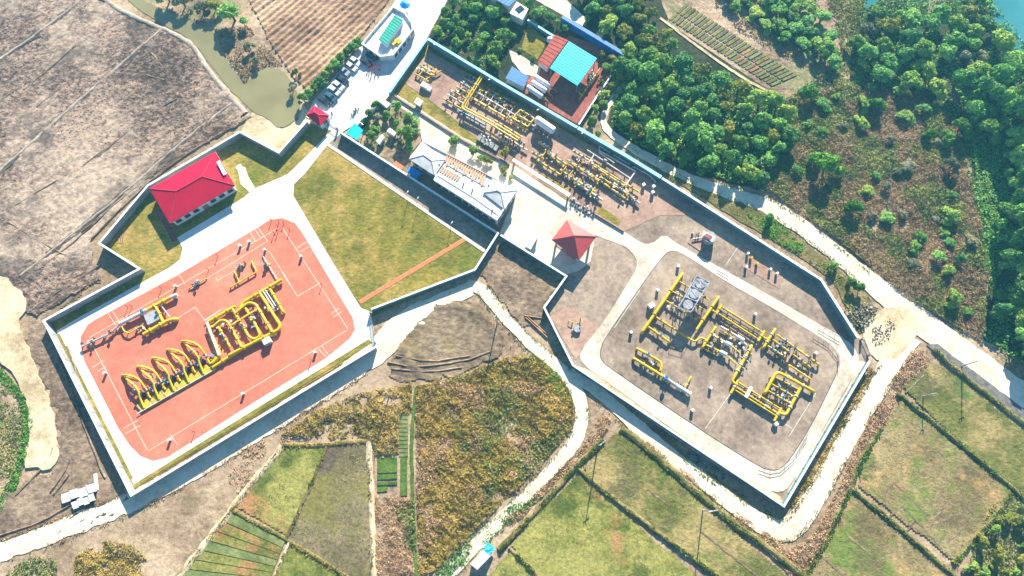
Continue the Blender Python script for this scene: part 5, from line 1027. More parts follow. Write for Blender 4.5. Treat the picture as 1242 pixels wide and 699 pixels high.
for i in range(5): x = 581+i*5; k.slab([(x, 163+i*3), (x+4, 165.5+i*3), (x+1, 171+i*3), (x-3, 168.5+i*3)], .25, 1.3, 'grating', 'grating')
k.clutter([(582, 162), (606, 178), (600, 186), (578, 170)], 22, 38)
# --- works yard: three tube tanks, sphere, pipe stand
for i, (a, b_, lab) in enumerate((((649, 93), (667, 105), 'upper'), ((645.5, 99.5), (662, 110.5), 'middle'), ((640, 105.5), (657, 117.5), 'lower'))):
    t_ = Skid('storage_tank', lab+' of three white horizontal tanks with orange pipe ends in the works yard', ((a[0]+b_[0])/2, (a[1]+b_[1])/2), .25, 'tank', 'white tanks in the works yard')
    p, q = P(*a, 2.0), P(*b_, 2.0); d = (q-p).normalized(); MB(t_.o).tube([p-d*.35, p-d*.2, p, q, q+d*.2, q+d*.35], [.3, .65, .85, .85, .65, .3], 14).build('shell', M['panel_white'], t_.t, True)
    for s in (.15, .85): e = p.lerp(q, s); MB(t_.o).box((e.x, e.y, .75), (.3, 1.4, 1.1), math.atan2(d.y, d.x)).build('saddle', M['concrete'], t_.t)
    e = b_; t_.pipe([e, (e[0]+5, e[1]+3.5), (e[0]+8, e[1]+6)], .16, 1.2, 'tile_orange', down=(0, 1)); t_.pipe([(e[0]+1, e[1]-1), (e[0]+5, e[1]+1.5)], .12, 1.4, 'yellow_old', down=(0, 1)); t_.valve(e[0]+4, e[1]+3, (e[0]+6, e[1]+4.5), .25, 1.2, 'dark_steel')
t_ = Skid('spherical_tank', 'small white ball tank on legs beside the brick-red roof', (667, 51), .2, 'tank')
bm = bmesh.new(); bmesh.ops.create_icosphere(bm, subdivisions=3, radius=1.15); me = bpy.data.meshes.new('shell'); bm.to_mesh(me); bm.free(); me.polygons.foreach_set('use_smooth', [True]*len(me.polygons))
o = link('shell', me, t_.t, [M['panel_white']]); p = P(667, 48.5, 2.2); o.location = p-t_.o
for a_ in range(4): q = p+Vector((.8*math.cos(a_*1.57), .8*math.sin(a_*1.57), 0)); MB(t_.o).tube([(q.x, q.y, .2), (q.x, q.y, 1.9)], .08, 6).build('leg', M['steel'], t_.t)
k = Skid('pipe_stand', 'long yellow pipe with valves beside the cyan canopy', (714, 102), .25)
k.pipe([(728, 83), (702, 121)], .24, 1.4, 'yellow_old'); k.pipe([(701, 111), (706, 116)], .2, 1.4, 'yellow_old'); k.clutter([(716, 88), (724, 86), (716, 100), (710, 98)], 12, 39)
for s in (.15, .25, .35, .5): k.valve(728-26*s, 83+38*s, (702, 121), .3, 1.4, ('dark_steel', None)[int(s*20) % 2])

# ================================================================ CARS
def car_parts():
    b_ = MB(); prof = [(-2.25, .35), (-2.3, .75), (-2.1, .95), (-1.0, 1.02), (.95, 1.02), (2.1, .9), (2.28, .7), (2.25, .35)]
    vs = []; n = len(prof)
    for y, kx in ((-.9, .97), (-.88, 1), (.88, 1), (.9, .97)):
        vs += [(x*kx, y, z if abs(y) < .89 else z*.97+.02) for x, z in prof]
    fs = [(i*n+j, i*n+(j+1) % n, (i+1)*n+(j+1) % n, (i+1)*n+j) for i in range(3) for j in range(n)]+[tuple(range(n-1, -1, -1)), tuple(range(3*n, 4*n))]
    b_.add(vs, fs); body = b_.mesh('body')
    g = MB(); g.add([(-1.75, -.8, 1.0), (1.15, -.8, 1.0), (1.15, .8, 1.0), (-1.75, .8, 1.0), (-1.3, -.66, 1.44), (.4, -.66, 1.44), (.4, .66, 1.44), (-1.3, .66, 1.44)], [(0, 1, 5, 4), (1, 2, 6, 5), (2, 3, 7, 6), (3, 0, 4, 7), (4, 5, 6, 7)]); glass = g.mesh('cabin_glass'); glass.materials.append(M['glass'])
    r_ = MB(); r_.add([(-1.32, -.67, 1.445), (.42, -.67, 1.445), (.42, .67, 1.445), (-1.32, .67, 1.445), (-1.2, -.6, 1.49), (.32, -.6, 1.49), (.32, .6, 1.49), (-1.2, .6, 1.49)], [(0, 1, 5, 4), (1, 2, 6, 5), (2, 3, 7, 6), (3, 0, 4, 7), (4, 5, 6, 7)]); roof = r_.mesh('roof')
    wl = MB().tube([(0, -.11, 0), (0, .11, 0)], .33, 14).mesh('wheel', True); wl.materials.append(M['tyre'])
    hl = MB().box((0, 0, 0), (.12, .34, .16)).mesh('headlight'); hl.materials.append(M['panel_white'])
    return body, glass, roof, wl, hl
CB, CG, CR, CW, CHL = car_parts(); CARM = {}
for c_ in ('car_white', 'car_dark', 'car_blue', 'car_silver'):
    x = CB.copy(); x.materials.append(M[c_]); y = CR.copy(); y.materials.append(M[c_]); CARM[c_] = (x, y)
def car(px, py, ang, colr, label, group='cars in the car park', sc=1.0):
    p = P(px, py); t = thing('parked_car', label, 'car', (p.x, p.y, .16), R(ang), group); t.scale = (sc,)*3
    link('body', CARM[colr][0], t); link('cabin_glass', CG, t); link('roof', CARM[colr][1], t)
    for x in (-1.4, 1.4):
        for y in (-.82, .82): o = link('wheel', CW, t); o.location = (x, y, .33)
    for y in (-.6, .6): o = link('headlight', CHL, t); o.location = (2.22, y, .68)
for px, py, cl, lab in ((394, 124, 'car_dark', 'dark car nearest the gatehouse in the parked row by the hedge'), (402, 119.5, 'car_blue', 'second car from the gatehouse in the parked row, dark blue'), (406, 111.5, 'car_white', 'third car from the gatehouse in the parked row, white'), (411, 105.5, 'car_white', 'fourth car from the gatehouse in the parked row, white'),
                        (416, 99, 'car_dark', 'fifth car from the gatehouse in the parked row, black'), (417.5, 88, 'car_silver', 'sixth car from the gatehouse in the parked row, silver'), (426.5, 82.5, 'car_white', 'seventh car from the gatehouse in the parked row, white'), (431, 76, 'car_white', 'last white car of the parked row, farthest from the gatehouse')):
    car(px, py, -38, cl, lab, sc=1.08)
car(452, 70, -35, 'car_blue', 'dark blue car parked close under the white angular building', sc=1.05); car(444.5, 77, -32, 'car_dark', 'black car just left of the people in red', sc=1.08)
car(439, 154, 50, 'car_dark', 'black car beside the small cyan canopy in the garden corner', sc=1.0)

# ================================================================ PEOPLE (group in red workwear)
def person_mesh(arm):
    me = bpy.data.meshes.new('body'); V = [(0, 0, .95), (0, 0, 1.2), (0, 0, 1.42), (0, 0, 1.52), (0, .01, 1.66), (.1, 0, .9), (.12, .02, .48), (.12, -.02, .07), (.12, .1, .04), (-.1, 0, .9), (-.12, -.06, .48), (-.12, -.1, .07), (-.12, .02, .04), (.2, 0, 1.4), (.27, .02, 1.12), (.25, .14+arm, .9), (-.2, 0, 1.4), (-.27, -.02, 1.12), (-.26, .08-arm, .88)]
    E = [(0, 1), (1, 2), (2, 3), (3, 4), (0, 5), (5, 6), (6, 7), (7, 8), (0, 9), (9, 10), (10, 11), (11, 12), (2, 13), (13, 14), (14, 15), (2, 16), (16, 17), (17, 18)]
    rad = [.15, .14, .15, .06, .105, .1, .07, .05, .04, .1, .07, .05, .04, .07, .05, .04, .07, .05, .04]
    me.from_pydata(V, E, []); o = bpy.data.objects.new('tmp', me); COL.objects.link(o); o.modifiers.new('s', 'SKIN'); o.modifiers.new('b', 'SUBSURF').levels = 1
    for i, r_ in enumerate(rad): me.skin_vertices[0].data[i].radius = (r_, r_*.85)
    me.skin_vertices[0].data[0].use_root = True
    dg = bpy.context.evaluated_depsgraph_get(); out = bpy.data.meshes.new_from_object(o.evaluated_get(dg)); bpy.data.objects.remove(o)
    out.materials.clear()
    for m_ in ('cloth_red', 'skin', 'cloth_dark'): out.materials.append(M[m_])
    for f in out.polygons:
        z = f.center.z; f.material_index = 1 if z > 1.5 or (z < .98 and abs(f.center.x) > .21) else (2 if z < .12 else 0)
    return out
PM = [person_mesh(0), person_mesh(.12)]
HB = MB().tube([(0, -.02, 1.68), (0, -.02, 1.74), (0, -.02, 1.79)], [.115, .1, .03], 10).mesh('hair', True); HB.materials.append(M['hair'])
for i, (px, py) in enumerate(((447, 84), (450, 82), (453, 81), (456, 80.5), (459, 81), (462, 82), (449, 87), (453, 86), (457, 86), (461, 87), (451, 91), (456, 91))):
    p = P(px, py); t = thing('person', 'person in red workwear standing in the huddle on the white forecourt', 'person', (p.x, p.y, .16), random.random()*6, 'people in red on the forecourt'); t.scale = (1.04,)*3
    link('body', PM[i % 2], t); link('hair', HB, t)
# entrance barrier / speed bump at the garden wall
t = thing('road_barrier', 'short dark barrier arm on the forecourt near the garden wall', 'barrier', P(427, 139)); o_ = tuple(t.location)
MB(o_).bar(P(426, 141, 1), P(436, 132, 1), .12).build('arm', M['dark_steel'], t)
for a in ((427, 140), (435, 133)): p = P(*a); MB(o_).box((p.x, p.y, .6), (.3, .3, 1.1)).build('post', M['dark_steel'], t)
for i, (px, py) in enumerate(((432, 134), (430, 137), (403, 139))):
    cabinet(px, py, .5, .5, 1.0, 20, ('upper dark bollard by the barrier arm', 'lower dark bollard by the barrier arm', 'dark bollard beside the gatehouse')[i], 'dark_steel', .12, name='bollard')
# benches / steps and loose timbers
for i, (a, b_) in enumerate((((636, 383), (662, 387)), ((637, 385), (664, 410)), ((639, 384), (667, 409)))):
    p, q = P(*a, .4), P(*b_, .4); tag(MB().bar(p, q, .3).build('timber', M['wood']), ('short dark timber pole lying against the pale blue wall bend', 'left of two long timber poles lying beside the pale track', 'right of two long timber poles lying beside the pale track')[i], 'timber')
t = thing('culvert_frame', 'pinkish concrete headwall at the lower edge of the muddy hollow', 'headwall', P(620, 425)); o_ = tuple(t.location); MB(o_).bar(P(623, 418, .8), P(618, 440, .8), .7).build('beam', M['pad_pink'], t)
for a in ((622, 420), (618.5, 438)): p = P(*a); MB(o_).box((p.x, p.y, .4), (.9, .9, .9), .3).build('footing', M['concrete'], t)
# grass skewers of lumber on lawn
for i in range(3):
    tag(MB().bar(P(143+i*2.5, 279, .25), P(145+i*2.2, 295, .25), .22).build('plank', M['wood']), ('left', 'middle', 'right')[i]+' of three planks lying on the grass left of the red-roofed building', 'plank')
# rubble heap: single stones are uncountable
def rubble(name, pts, n, s, seed, label, hmax=.8):
    g = np.random.default_rng(seed); p = scatter(PP(pts), 40, seed)[:n]; V = []; F = []
    base = np.array([(1, 0, 0), (-1, 0, 0), (0, 1, 0), (0, -1, 0), (0, 0, 1), (0, 0, -1)], float); tri = [(0, 2, 4), (2, 1, 4), (1, 3, 4), (3, 0, 4), (2, 0, 5), (1, 2, 5), (3, 1, 5), (0, 3, 5)]
    for i, (x, y) in enumerate(p):
        q = base*(s*(.4+g.random(3)*.9))+g.normal(0, s*.12, (6, 3)); a = g.random()*6; c_, s_ = math.cos(a), math.sin(a)
        q = np.stack([q[:, 0]*c_-q[:, 1]*s_+x, q[:, 0]*s_+q[:, 1]*c_+y, q[:, 2]+.15+g.random()*hmax], -1); V.append(q); F += [tuple(j+6*i for j in f) for f in tri]
    o = bigmesh(name, np.concatenate(V), np.array(F), M['rubble']); tag(o, label, 'rubble', None, 'stuff')
rubble('rubble_heap', [(1024, 378), (1046, 366), (1064, 374), (1058, 386), (1045, 402), (1034, 394)], 150, .34, 1, 'grey heap of broken stones beside the road fork', 1.0)
rubble('rubble_heap', [(1058, 396), (1080, 386), (1086, 396), (1072, 418), (1056, 420)], 90, .3, 2, 'scattered pale debris in the middle of the road fork', .5)
rubble('rubble_heap', [(830, 548), (842, 548), (880, 576), (876, 585), (850, 570)], 160, .3, 3, 'strip of pale rubble under the lower wall of the grey compound', .2)

# ================================================================ TREES
def crown_mesh(name, Rr, Hh, lobes, leaves, size, seed, flat=1.0):
    """uneven crown: leaf clumps spread over a dome of lobes; unit: metres"""
    g = np.random.default_rng(seed); C_ = []; N_ = []
    for i in range(lobes):
        a = g.random()*6.283; rr = math.sqrt(g.random())*(.66+.34*math.sin(a*2+seed)+.2*math.sin(a*3+seed*2))*Rr; lr = Rr*g.uniform(.2, .42)
        z = Hh*(.14+.62*math.sqrt(max(0.02, 1-(rr/Rr)**2))*g.uniform(.75, 1.1))
        c = np.array([rr*math.cos(a), rr*math.sin(a), z]); n = int(leaves*(lr/(Rr*.33))**2)
        d = g.normal(0, 1, (n, 3)); d /= np.linalg.norm(d, axis=1)[:, None]; d[:, 2] = np.where(d[:, 2] < -.35, -d[:, 2], d[:, 2])
        C_.append(c+d*np.array([lr, lr, lr*.8*flat])*(.78+.3*g.random(n))[:, None]); N_.append(d+np.array([0, 0, .25]))
    c = np.concatenate(C_); nn = np.concatenate(N_); v, q = leaf_quads(c, nn, np.full(len(c), size), g)
    me = bpy.data.meshes.new(name); me.from_pydata(v.tolist(), [], q.tolist()); me.update(); return me
def trunk_mesh(Rr, Hh, seed):
    g = random.Random(seed); m = MB(); top = Hh*.5; m.tube([(0, 0, -.2), (.05, 0, Hh*.25), (.1*g.uniform(-1, 1), .1, top)], [.05*Hh, .038*Hh, .018*Hh], 7)
    for i in range(5):
        a = i*1.26+g.random(); z = Hh*g.uniform(.15, .3); m.tube([(0, 0, z), (Rr*.3*math.cos(a), Rr*.3*math.sin(a), z+Hh*.16), (Rr*.62*math.cos(a), Rr*.62*math.sin(a), z+Hh*.28)], [.022*Hh, .015*Hh, .006*Hh], 5)
    me = m.mesh('trunk', True); me.materials.append(M['bark']); return me
PROTO = {}
for kind, mat, Rr, Hh, lb, lv, sz in (('dark', 'leaf_dark', 3.0, 6.5, 22, 95, .62), ('mid', 'leaf_mid', 3.0, 6.0, 22, 95, .6), ('yellow', 'leaf_yellow', 2.6, 5.0, 18, 80, .58), ('grey', 'leaf_grey', 2.6, 4.6, 16, 70, .5), ('bright', 'leaf_bright', 2.4, 4.2, 18, 85, .55), ('round', 'leaf_mid', 1.5, 2.6, 20, 70, .32), ('shrub', 'leaf_dark', 1.8, 2.2, 14, 60, .42)):
    L_ = []
    for v in range(3):
        cm = crown_mesh('crown', Rr, Hh, lb+v*2, lv, sz, hash(kind) % 97 if False else len(kind)*31+v*7+ord(kind[0])); cm.materials.append(M[mat]); L_.append((cm, trunk_mesh(Rr, Hh, v+3)))
    PROTO[kind] = (L_, Rr, Hh)
TN = [0]
def tree(x, y, kind, rad, label, cat='tree', name=None, group=None, hs=1.0):
    L_, Rr, Hh = PROTO[kind]; s = rad/Rr; g = random.Random(TN[0]*13+5); TN[0] += 1; cm, tm = L_[TN[0] % 3]
    t = thing(name or {'shrub': 'shrub', 'round': 'round_shrub'}.get(kind, 'broadleaf_tree'), label, cat, (x, y, 0), g.random()*6.283, group); t.scale = (s*g.uniform(.78, 1.22), s*g.uniform(.78, 1.22), s*hs*g.uniform(.8, 1.2))
    link('crown', cm, t); link('trunk', tm, t); return t
def wood(poly, mix, rmin, rmax, label_of, group, seed, gap=.8, cat='tree', maxn=240, hs=1.0, holes=()):
    g = random.Random(seed); pw = PP(poly); pts = scatter(pw, 1.2, seed); np.random.default_rng(seed).shuffle(pts); done = []; H2 = [PP(h) for h in holes]; bx = (min(q.x for q in pw), max(q.x for q in pw)); by = (min(q.y for q in pw), max(q.y for q in pw))
    for x, y in pts:
        if len(done) >= maxn: break
        rr = rmin+(rmax-rmin)*g.random()**1.3
        if any((x-a)**2+(y-b_)**2 < (gap*(rr+c))**2 for a, b_, c in done): continue
        if any(inside(np.array([x]), np.array([y]), h)[0] for h in H2): continue
        kind = g.choices([m[0] for m in mix], [m[1] for m in mix])[0]; done.append((x, y, rr))
        u = (x-bx[0])/(bx[1]-bx[0]); v = (y-by[0])/(by[1]-by[0])
        part = ('lower', 'middle', 'upper')[min(2, int(v*3))]+' '+('left', 'centre', 'right')[min(2, int(u*3))]; sz = 'large' if rr > (rmin+rmax)/2 else 'small'
        lab = sz+' '+label_of(kind)+', '+part; lab = lab.replace('middle centre', 'middle').replace('upper centre', 'upper middle').replace('lower centre', 'lower middle')
        tree(x, y, kind, rr, lab, cat, group=group+', '+part+' '+sz+' '+kind, hs=hs)
    return done
KN = {'dark': 'dark green broadleaf tree', 'mid': 'mid green broadleaf tree', 'yellow': 'yellow-green tree', 'grey': 'grey-green thin tree', 'bright': 'bright green bushy tree', 'round': 'clipped round shrub', 'shrub': 'dark green shrub'}
wood([(748, 88), (800, 80), (850, 88), (905, 112), (945, 132), (962, 150), (945, 190), (922, 222), (880, 214), (830, 200), (775, 172), (745, 152), (752, 128), (775, 105)], [('dark', 5), ('mid', 2.2), ('yellow', .7)], 2.6, 4.4, lambda k: KN[k]+' in the dense wood above the pale road', 'wood above the pale road', 11, .74)
wood([(700, -20), (785, -20), (803, 40), (815, 62), (770, 85), (755, 60), (722, 32)], [('mid', 3), ('yellow', 3), ('dark', 1)], 2.4, 3.8, lambda k: KN[k]+' in the wood beside the blue fence', 'wood beside the blue fence', 12, .82)
wood([(875, -25), (936, -12), (1008, 32), (1016, 62), (1006, 82), (966, 58), (912, 26), (872, 2)], [('dark', 5), ('mid', 2)], 2.6, 4.2, lambda k: KN[k]+' in the clump above the terraced garden', 'clump above the terraced garden', 13, .76, hs=.6)
wood([(1050, 18), (1116, 30), (1165, 12), (1188, 0), (1202, 55), (1226, 96), (1270, 100), (1270, 170), (1190, 165), (1150, 130), (1110, 108), (1045, 100), (1034, 60)], [('dark', 4), ('mid', 4), ('grey', 1), ('yellow', .6)], 2.9, 4.8, lambda k: KN[k]+' in the wood by the lake', 'lakeside wood', 14, .82)
wood([(1222, 175), (1280, 170), (1280, 445), (1238, 424), (1198, 386), (1204, 345), (1214, 290)], [('dark', 5), ('mid', 3)], 3.1, 5.0, lambda k: KN[k]+' in the wood at the right edge', 'right edge wood', 15, .82, hs=1.1)
wood([(1050, 215), (1110, 190), (1150, 225), (1178, 285), (1175, 385), (1130, 365), (1085, 325), (1060, 290), (1040, 255)], [('mid', 3), ('dark', 2), ('grey', 2), ('yellow', 1)], 1.5, 3.0, lambda k: KN[k]+' in the thicket on the brown hillside', 'hillside thicket', 16, .85, maxn=22, hs=.65)
wood([(960, 110), (1060, 105), (1150, 140), (1170, 190), (1100, 185), (1030, 200), (985, 260), (950, 220)], [('mid', 2), ('grey', 3), ('dark', 1)], 1.3, 2.5, lambda k: KN[k]+' on the upper brown hillside', 'upper hillside bushes', 17, 1.25, maxn=16, hs=.65)
for px, py, kd, rr, lab in ((998, 207, 'bright', 4.0, 'big bright green bush alone on the brown hillside'), (1030, 255, 'bright', 2.6, 'bright green bush right of the pale road on the brown slope'), (975, 118, 'bright', 3.0, 'bright green bush at the lower corner of the terraced garden'), (1234, 230, 'mid', 5.5, 'very large round tree at the right edge of the picture'),
                            (912, 215, 'yellow', 2.2, 'small yellow tree at the edge of the wood by the pale road'), (862, 202, 'yellow', 1.3, 'tiny orange-yellow bush in front of the dark wood'), (1160, 160, 'mid', 2.8, 'green tree at the dark valley edge'), (1145, 172, 'bright', 2.4, 'bright bush left of the dark valley'), (1150, 205, 'grey', 2.6, 'grey-green tree beside the dark valley'),
                            (1125, 165, 'bright', 2.2, 'bright bush on the hillside left of the dark valley top'), (1060, 132, 'bright', 2.6, 'pale bright bush on the upper hillside'), (285, 25, 'dark', 4.2, 'dark round tree on the canal bank'), (313, 78, 'grey', 2.0, 'grey bush on the pond shore'), (206, 2, 'dark', 3.2, 'dark tree at the top of the canal bank, left'), (225, 8, 'grey', 3.0, 'grey-green tree at the top of the canal bank, middle'), (248, 14, 'grey', 2.6, 'grey-green tree at the top of the canal bank, right'), (262, 12, 'yellow', 2.4, 'yellowish tree left of the dark canal-bank tree'),
                            (304, 60, 'grey', 1.8, 'small grey bush below the dark canal-bank tree'), (356, 112, 'grey', 1.8, 'grey bush at the right shore of the pond'), (360, 92, 'yellow', 1.5, 'dry yellow bush between the pond and the ploughed field'),
                            (458, 130, 'bright', 1.8, 'light green shrub at the top of the shrub garden'), (449, 142, 'dark', 1.7, 'dark shrub beside the low white garden wall'), (459, 145, 'grey', 1.7, 'grey shrub in the middle of the shrub garden'), (470, 143, 'mid', 1.6, 'green shrub right of the grey garden shrub'), (482, 133, 'dark', 1.8, 'dark round shrub at the top right of the shrub garden'), (481, 152, 'bright', 1.5, 'bright shrub above the right garden shed'), (496, 143, 'shrub', 1.6, 'dark shrub at the garden edge by the plaza, upper'), (504, 149, 'shrub', 1.6, 'dark shrub at the garden edge by the plaza, lower'),
                            (452, 168, 'mid', 1.7, 'round green shrub left of the two garden sheds'), (495, 168, 'mid', 2.8, 'largest green bush in front of the white office building'), (485, 180, 'grey', 1.8, 'grey bush at the corner of the white office building'), (506, 160, 'shrub', 1.3, 'small purple-dark shrub right of the large green bush'), (497, 183, 'dark', 1.6, 'dark bush tucked against the white office wall'), (455, 158, 'shrub', 1.5, 'dark shrub behind the left garden shed'), (444, 150, 'shrub', 1.4, 'dark shrub by the carport'),
                            (551, 174, 'round', 1.6, 'left of two clipped round trees on the plaza by the white office'), (573.5, 187, 'round', 1.8, 'right of two clipped round trees on the plaza by the white office'), (591, 196, 'yellow', 1.5, 'small yellow palm-like bush on the plaza'), (611, 209, 'yellow', 1.4, 'yellow bush near the covered walkway'), (619, 217, 'round', 1.1, 'small dark bush near the end of the white office'), (583, 194, 'round', 1.1, 'small dark bush between the round tree and the yellow bush'), (613.5, 188, 'yellow', 1.9, 'round golden bush at the edge of the upper pipe yard'),
                            (630, 62, 'round', .8, 'left tiny round shrub on the works lawn'), (647, 73, 'round', .9, 'right tiny round shrub on the works lawn'), (606, 13, 'yellow', 2.6, 'yellow-green tree below the blue-roofed building at the top'), (930, 268, 'dark', 1.6, 'dark bush on the green verge beside the pale road'), (1008, 325, 'mid', 1.6, 'green bush on the verge above the right gate'), (1040, 352, 'bright', 2.0, 'bright bush where the verge meets the road fork'), (1030, 345, 'mid', 1.7, 'bush left of the bright bush at the road fork'),
                            (725, 165, 'bright', 1.2, 'small bush between the cyan-topped wall and the pale path')):
    p = P(px, py); tree(p.x, p.y, kd, rr, lab, 'tree' if rr > 1.9 else 'shrub')
wood([(545, 8), (580, 0), (615, 20), (612, 60), (600, 88), (575, 75), (530, 45)], [('dark', 4), ('mid', 3)], 1.7, 2.9, lambda k: KN[k]+' in the grove left of the works', 'grove left of the works', 18, .9)
wood([(730, 70), (755, 72), (765, 95), (740, 115), (722, 150), (708, 152), (728, 115), (726, 95)], [('yellow', 2), ('mid', 3)], 1.5, 2.4, lambda k: KN[k]+' beside the low works-yard wall', 'trees by the works wall', 19, .85)
wood([(640, 8), (660, 12), (690, 42), (680, 40), (650, 26)], [('dark', 3)], 1.5, 2.2, lambda k: KN[k]+' behind the short cyan wall', 'trees behind the cyan wall', 20, .9)
wood([(1180, 640), (1215, 615), (1245, 600), (1270, 600), (1270, 720), (1165, 720)], [('mid', 3), ('yellow', 3), ('dark', 1)], 1.0, 2.0, lambda k: KN[k]+' in the overgrown bottom right corner', 'bottom right thicket', 21, .95, maxn=24)
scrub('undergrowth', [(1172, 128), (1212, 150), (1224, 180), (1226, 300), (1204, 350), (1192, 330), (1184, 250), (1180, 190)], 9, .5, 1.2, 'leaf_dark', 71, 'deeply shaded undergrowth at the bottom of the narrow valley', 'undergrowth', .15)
for i, (px, py) in enumerate(((1178, 118), (1190, 126), (1202, 132), (1212, 150), (1196, 108), (1216, 176), (1222, 200), (1218, 226), (1216, 252), (1214, 276), (1212, 300), (1206, 322))):
    p = P(px, py); tree(p.x, p.y, 'dark', 3.6, ('tall dark tree on the upper rim of the narrow shaded valley' if i in (0, 1, 2, 4) else 'tall dark tree on the right rim of the narrow shaded valley'), 'tree', group='tall trees round the shaded valley, '+('upper' if i in (0, 1, 2, 4) else 'right'), hs=1.75)
# hedge along the parked cars
for i in range(11):
    p = P(370+i*6.6, 124-i*7.0); tree(p.x, p.y, 'mid' if i % 3 else 'dark', 1.9, ('first', 'second', 'third', 'fourth', 'fifth', 'sixth', 'seventh', 'eighth', 'ninth', 'tenth', 'eleventh')[i]+' hedge bush from the gatehouse in the row behind the parked cars', 'hedge', 'hedge_plant', 'hedge behind the parked cars')
# ================================================================ SCRUB, REEDS, GRASS (uncountable)
scrub('golden_scrub', [(505, 468), (560, 455), (618, 432), (650, 432), (682, 457), (696, 490), (695, 516), (662, 560), (600, 618), (530, 690), (508, 700)], 27, .36, 1.5, 'scrub_gold', 1, 'golden brown scrub between the muddy hollow and the pale road', 'scrub', .25)
scrub('green_scrub', [(545, 462), (618, 434), (650, 434), (682, 458), (694, 510), (660, 560), (600, 615), (545, 660)], 12, .38, 1.7, 'scrub_green', 61, 'greenish bushes within the golden scrub by the pale road', 'scrub', .44, .14)
scrub('brown_reeds', [(520, 470), (600, 445), (660, 470), (690, 505), (640, 570), (560, 630), (520, 600)], 16, .3, 1.5, 'reed_dry', 62, 'russet dry stems scattered through the golden scrub', 'reeds', .5, .2)
scrub('brown_reeds', [(503, 468), (545, 460), (550, 490), (530, 560), (540, 640), (530, 690), (508, 700), (505, 560)], 21, .3, 1.0, 'reed_dry', 2, 'pinkish brown reeds along the grass path', 'reeds', .36)
scrub('golden_scrub', [(340, 527), (380, 500), (432, 478), (500, 464), (500, 500), (484, 505), (484, 552), (456, 552), (450, 530), (400, 532)], 23, .36, 1.6, 'scrub_gold', 3, 'golden bushes below the red yard gate track', 'scrub', .34, .3)
scrub('brown_reeds', [(455, 602), (500, 604), (504, 715), (456, 715)], 25, .3, 1.0, 'reed_dry', 4, 'pale dry reeds left of the grass path at the bottom', 'reeds', .3)
scrub('green_scrub', [(480, 610), (503, 606), (505, 670), (490, 660)], 10, .45, 1.2, 'scrub_green', 5, 'greenish bushes among the dry reeds', 'scrub', .3)
scrub('green_scrub', [(630, 430), (655, 435), (690, 465), (696, 492), (680, 478), (655, 455)], 18, .4, .8, 'leaf_bright', 6, 'bright green weeds at the bend of the pale road', 'weeds', .25)
scrub('green_scrub', [(640, 596), (655, 604), (530, 712), (512, 712), (560, 660)], 14, .4, .7, 'leaf_bright', 7, 'green strip of weeds between the golden scrub and the lower road', 'weeds', .3)
HILL = [(960, 120), (1040, 100), (1110, 112), (1160, 150), (1185, 250), (1198, 330), (1190, 415), (1100, 362), (1014, 290), (926, 228), (945, 190)]
scrub('dry_scrub', HILL, 26, .34, 1.3, 'scrub_brown', 8, 'brown dry scrub covering the hillside above the pale road', 'scrub', .28, .16)
scrub('green_scrub', HILL, 24, .38, 1.5, 'scrub_green', 9, 'grey-green scrub patches on the brown hillside', 'scrub', .41, .13)
scrub('green_scrub', [(1010, 80), (1030, 100), (1000, 120), (960, 150), (940, 130), (975, 105)], 9, .5, 1.2, 'scrub_green', 10, 'mixed scrub below the terraced garden', 'scrub', .35)
scrub('dry_scrub', [(785, -30), (870, -20), (866, 15), (905, 42), (1005, 98), (1030, 60), (1045, 0), (1045, -30)], 6, .5, .9, 'scrub_brown', 11, 'brown scrub round the terraced garden', 'scrub', .42, .16, hole=[[(826, -5), (975, 90), (962, 112), (930, 112), (804, 27)]])
scrub('green_scrub', [(1000, -15), (1050, -15), (1044, 40), (1046, 104), (1012, 112), (1006, 90), (1020, 60)], 16, .4, 1.1, 'scrub_green', 63, 'grey-green scrub between the clump and the lakeside wood', 'scrub', .32, .2)
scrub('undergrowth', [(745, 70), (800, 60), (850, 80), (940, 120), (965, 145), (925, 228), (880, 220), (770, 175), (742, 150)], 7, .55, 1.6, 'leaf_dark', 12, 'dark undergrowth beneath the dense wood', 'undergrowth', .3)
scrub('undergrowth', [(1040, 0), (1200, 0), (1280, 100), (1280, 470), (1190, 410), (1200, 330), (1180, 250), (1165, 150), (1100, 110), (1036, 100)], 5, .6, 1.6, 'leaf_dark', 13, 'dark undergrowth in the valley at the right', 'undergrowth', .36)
scrub('green_scrub', [(905, 258), (935, 262), (978, 300), (968, 308), (925, 285)], 18, .4, .9, 'leaf_bright', 14, 'bright green weeds on the verge under the pale road', 'weeds', .25)
scrub('dry_scrub', [(760, 176), (830, 214), (900, 243), (940, 275), (1000, 315), (1055, 365), (1040, 400), (1005, 335), (880, 256), (800, 212)], 6, .4, .5, 'scrub_green', 15, 'dry and green weeds between the cyan-topped wall and the road', 'weeds', .42)
scrub('dry_scrub', [(215, 10), (245, 28), (268, 38), (300, 30), (318, 50), (345, 82), (325, 78), (305, 90), (298, 102), (270, 62), (262, 42), (230, 22)], 10, .45, .9, 'scrub_brown', 16, 'dry reeds on the canal bank', 'reeds', .38)
scrub('green_scrub', [(-40, 430), (0, 452), (28, 485), (36, 515), (24, 560), (0, 610), (-40, 640)], 10, .42, .8, 'scrub_green', 17, 'green and brown weeds at the left edge', 'weeds', .36)
scrub('green_scrub', [(-20, 436), (2, 446), (32, 478), (42, 512), (32, 560), (20, 592), (-2, 626), (-20, 630), (10, 590), (22, 560), (30, 512), (22, 486), (-4, 458)], 22, .4, .7, 'leaf_bright', 18, 'bright green band of weeds beside the sandy track at the left edge', 'weeds', .2)
scrub('golden_scrub', [(92, 672), (130, 655), (165, 662), (180, 680), (170, 715), (90, 715)], 23, .36, 1.3, 'scrub_gold', 19, 'golden bush patch at the bottom left', 'scrub', .32)
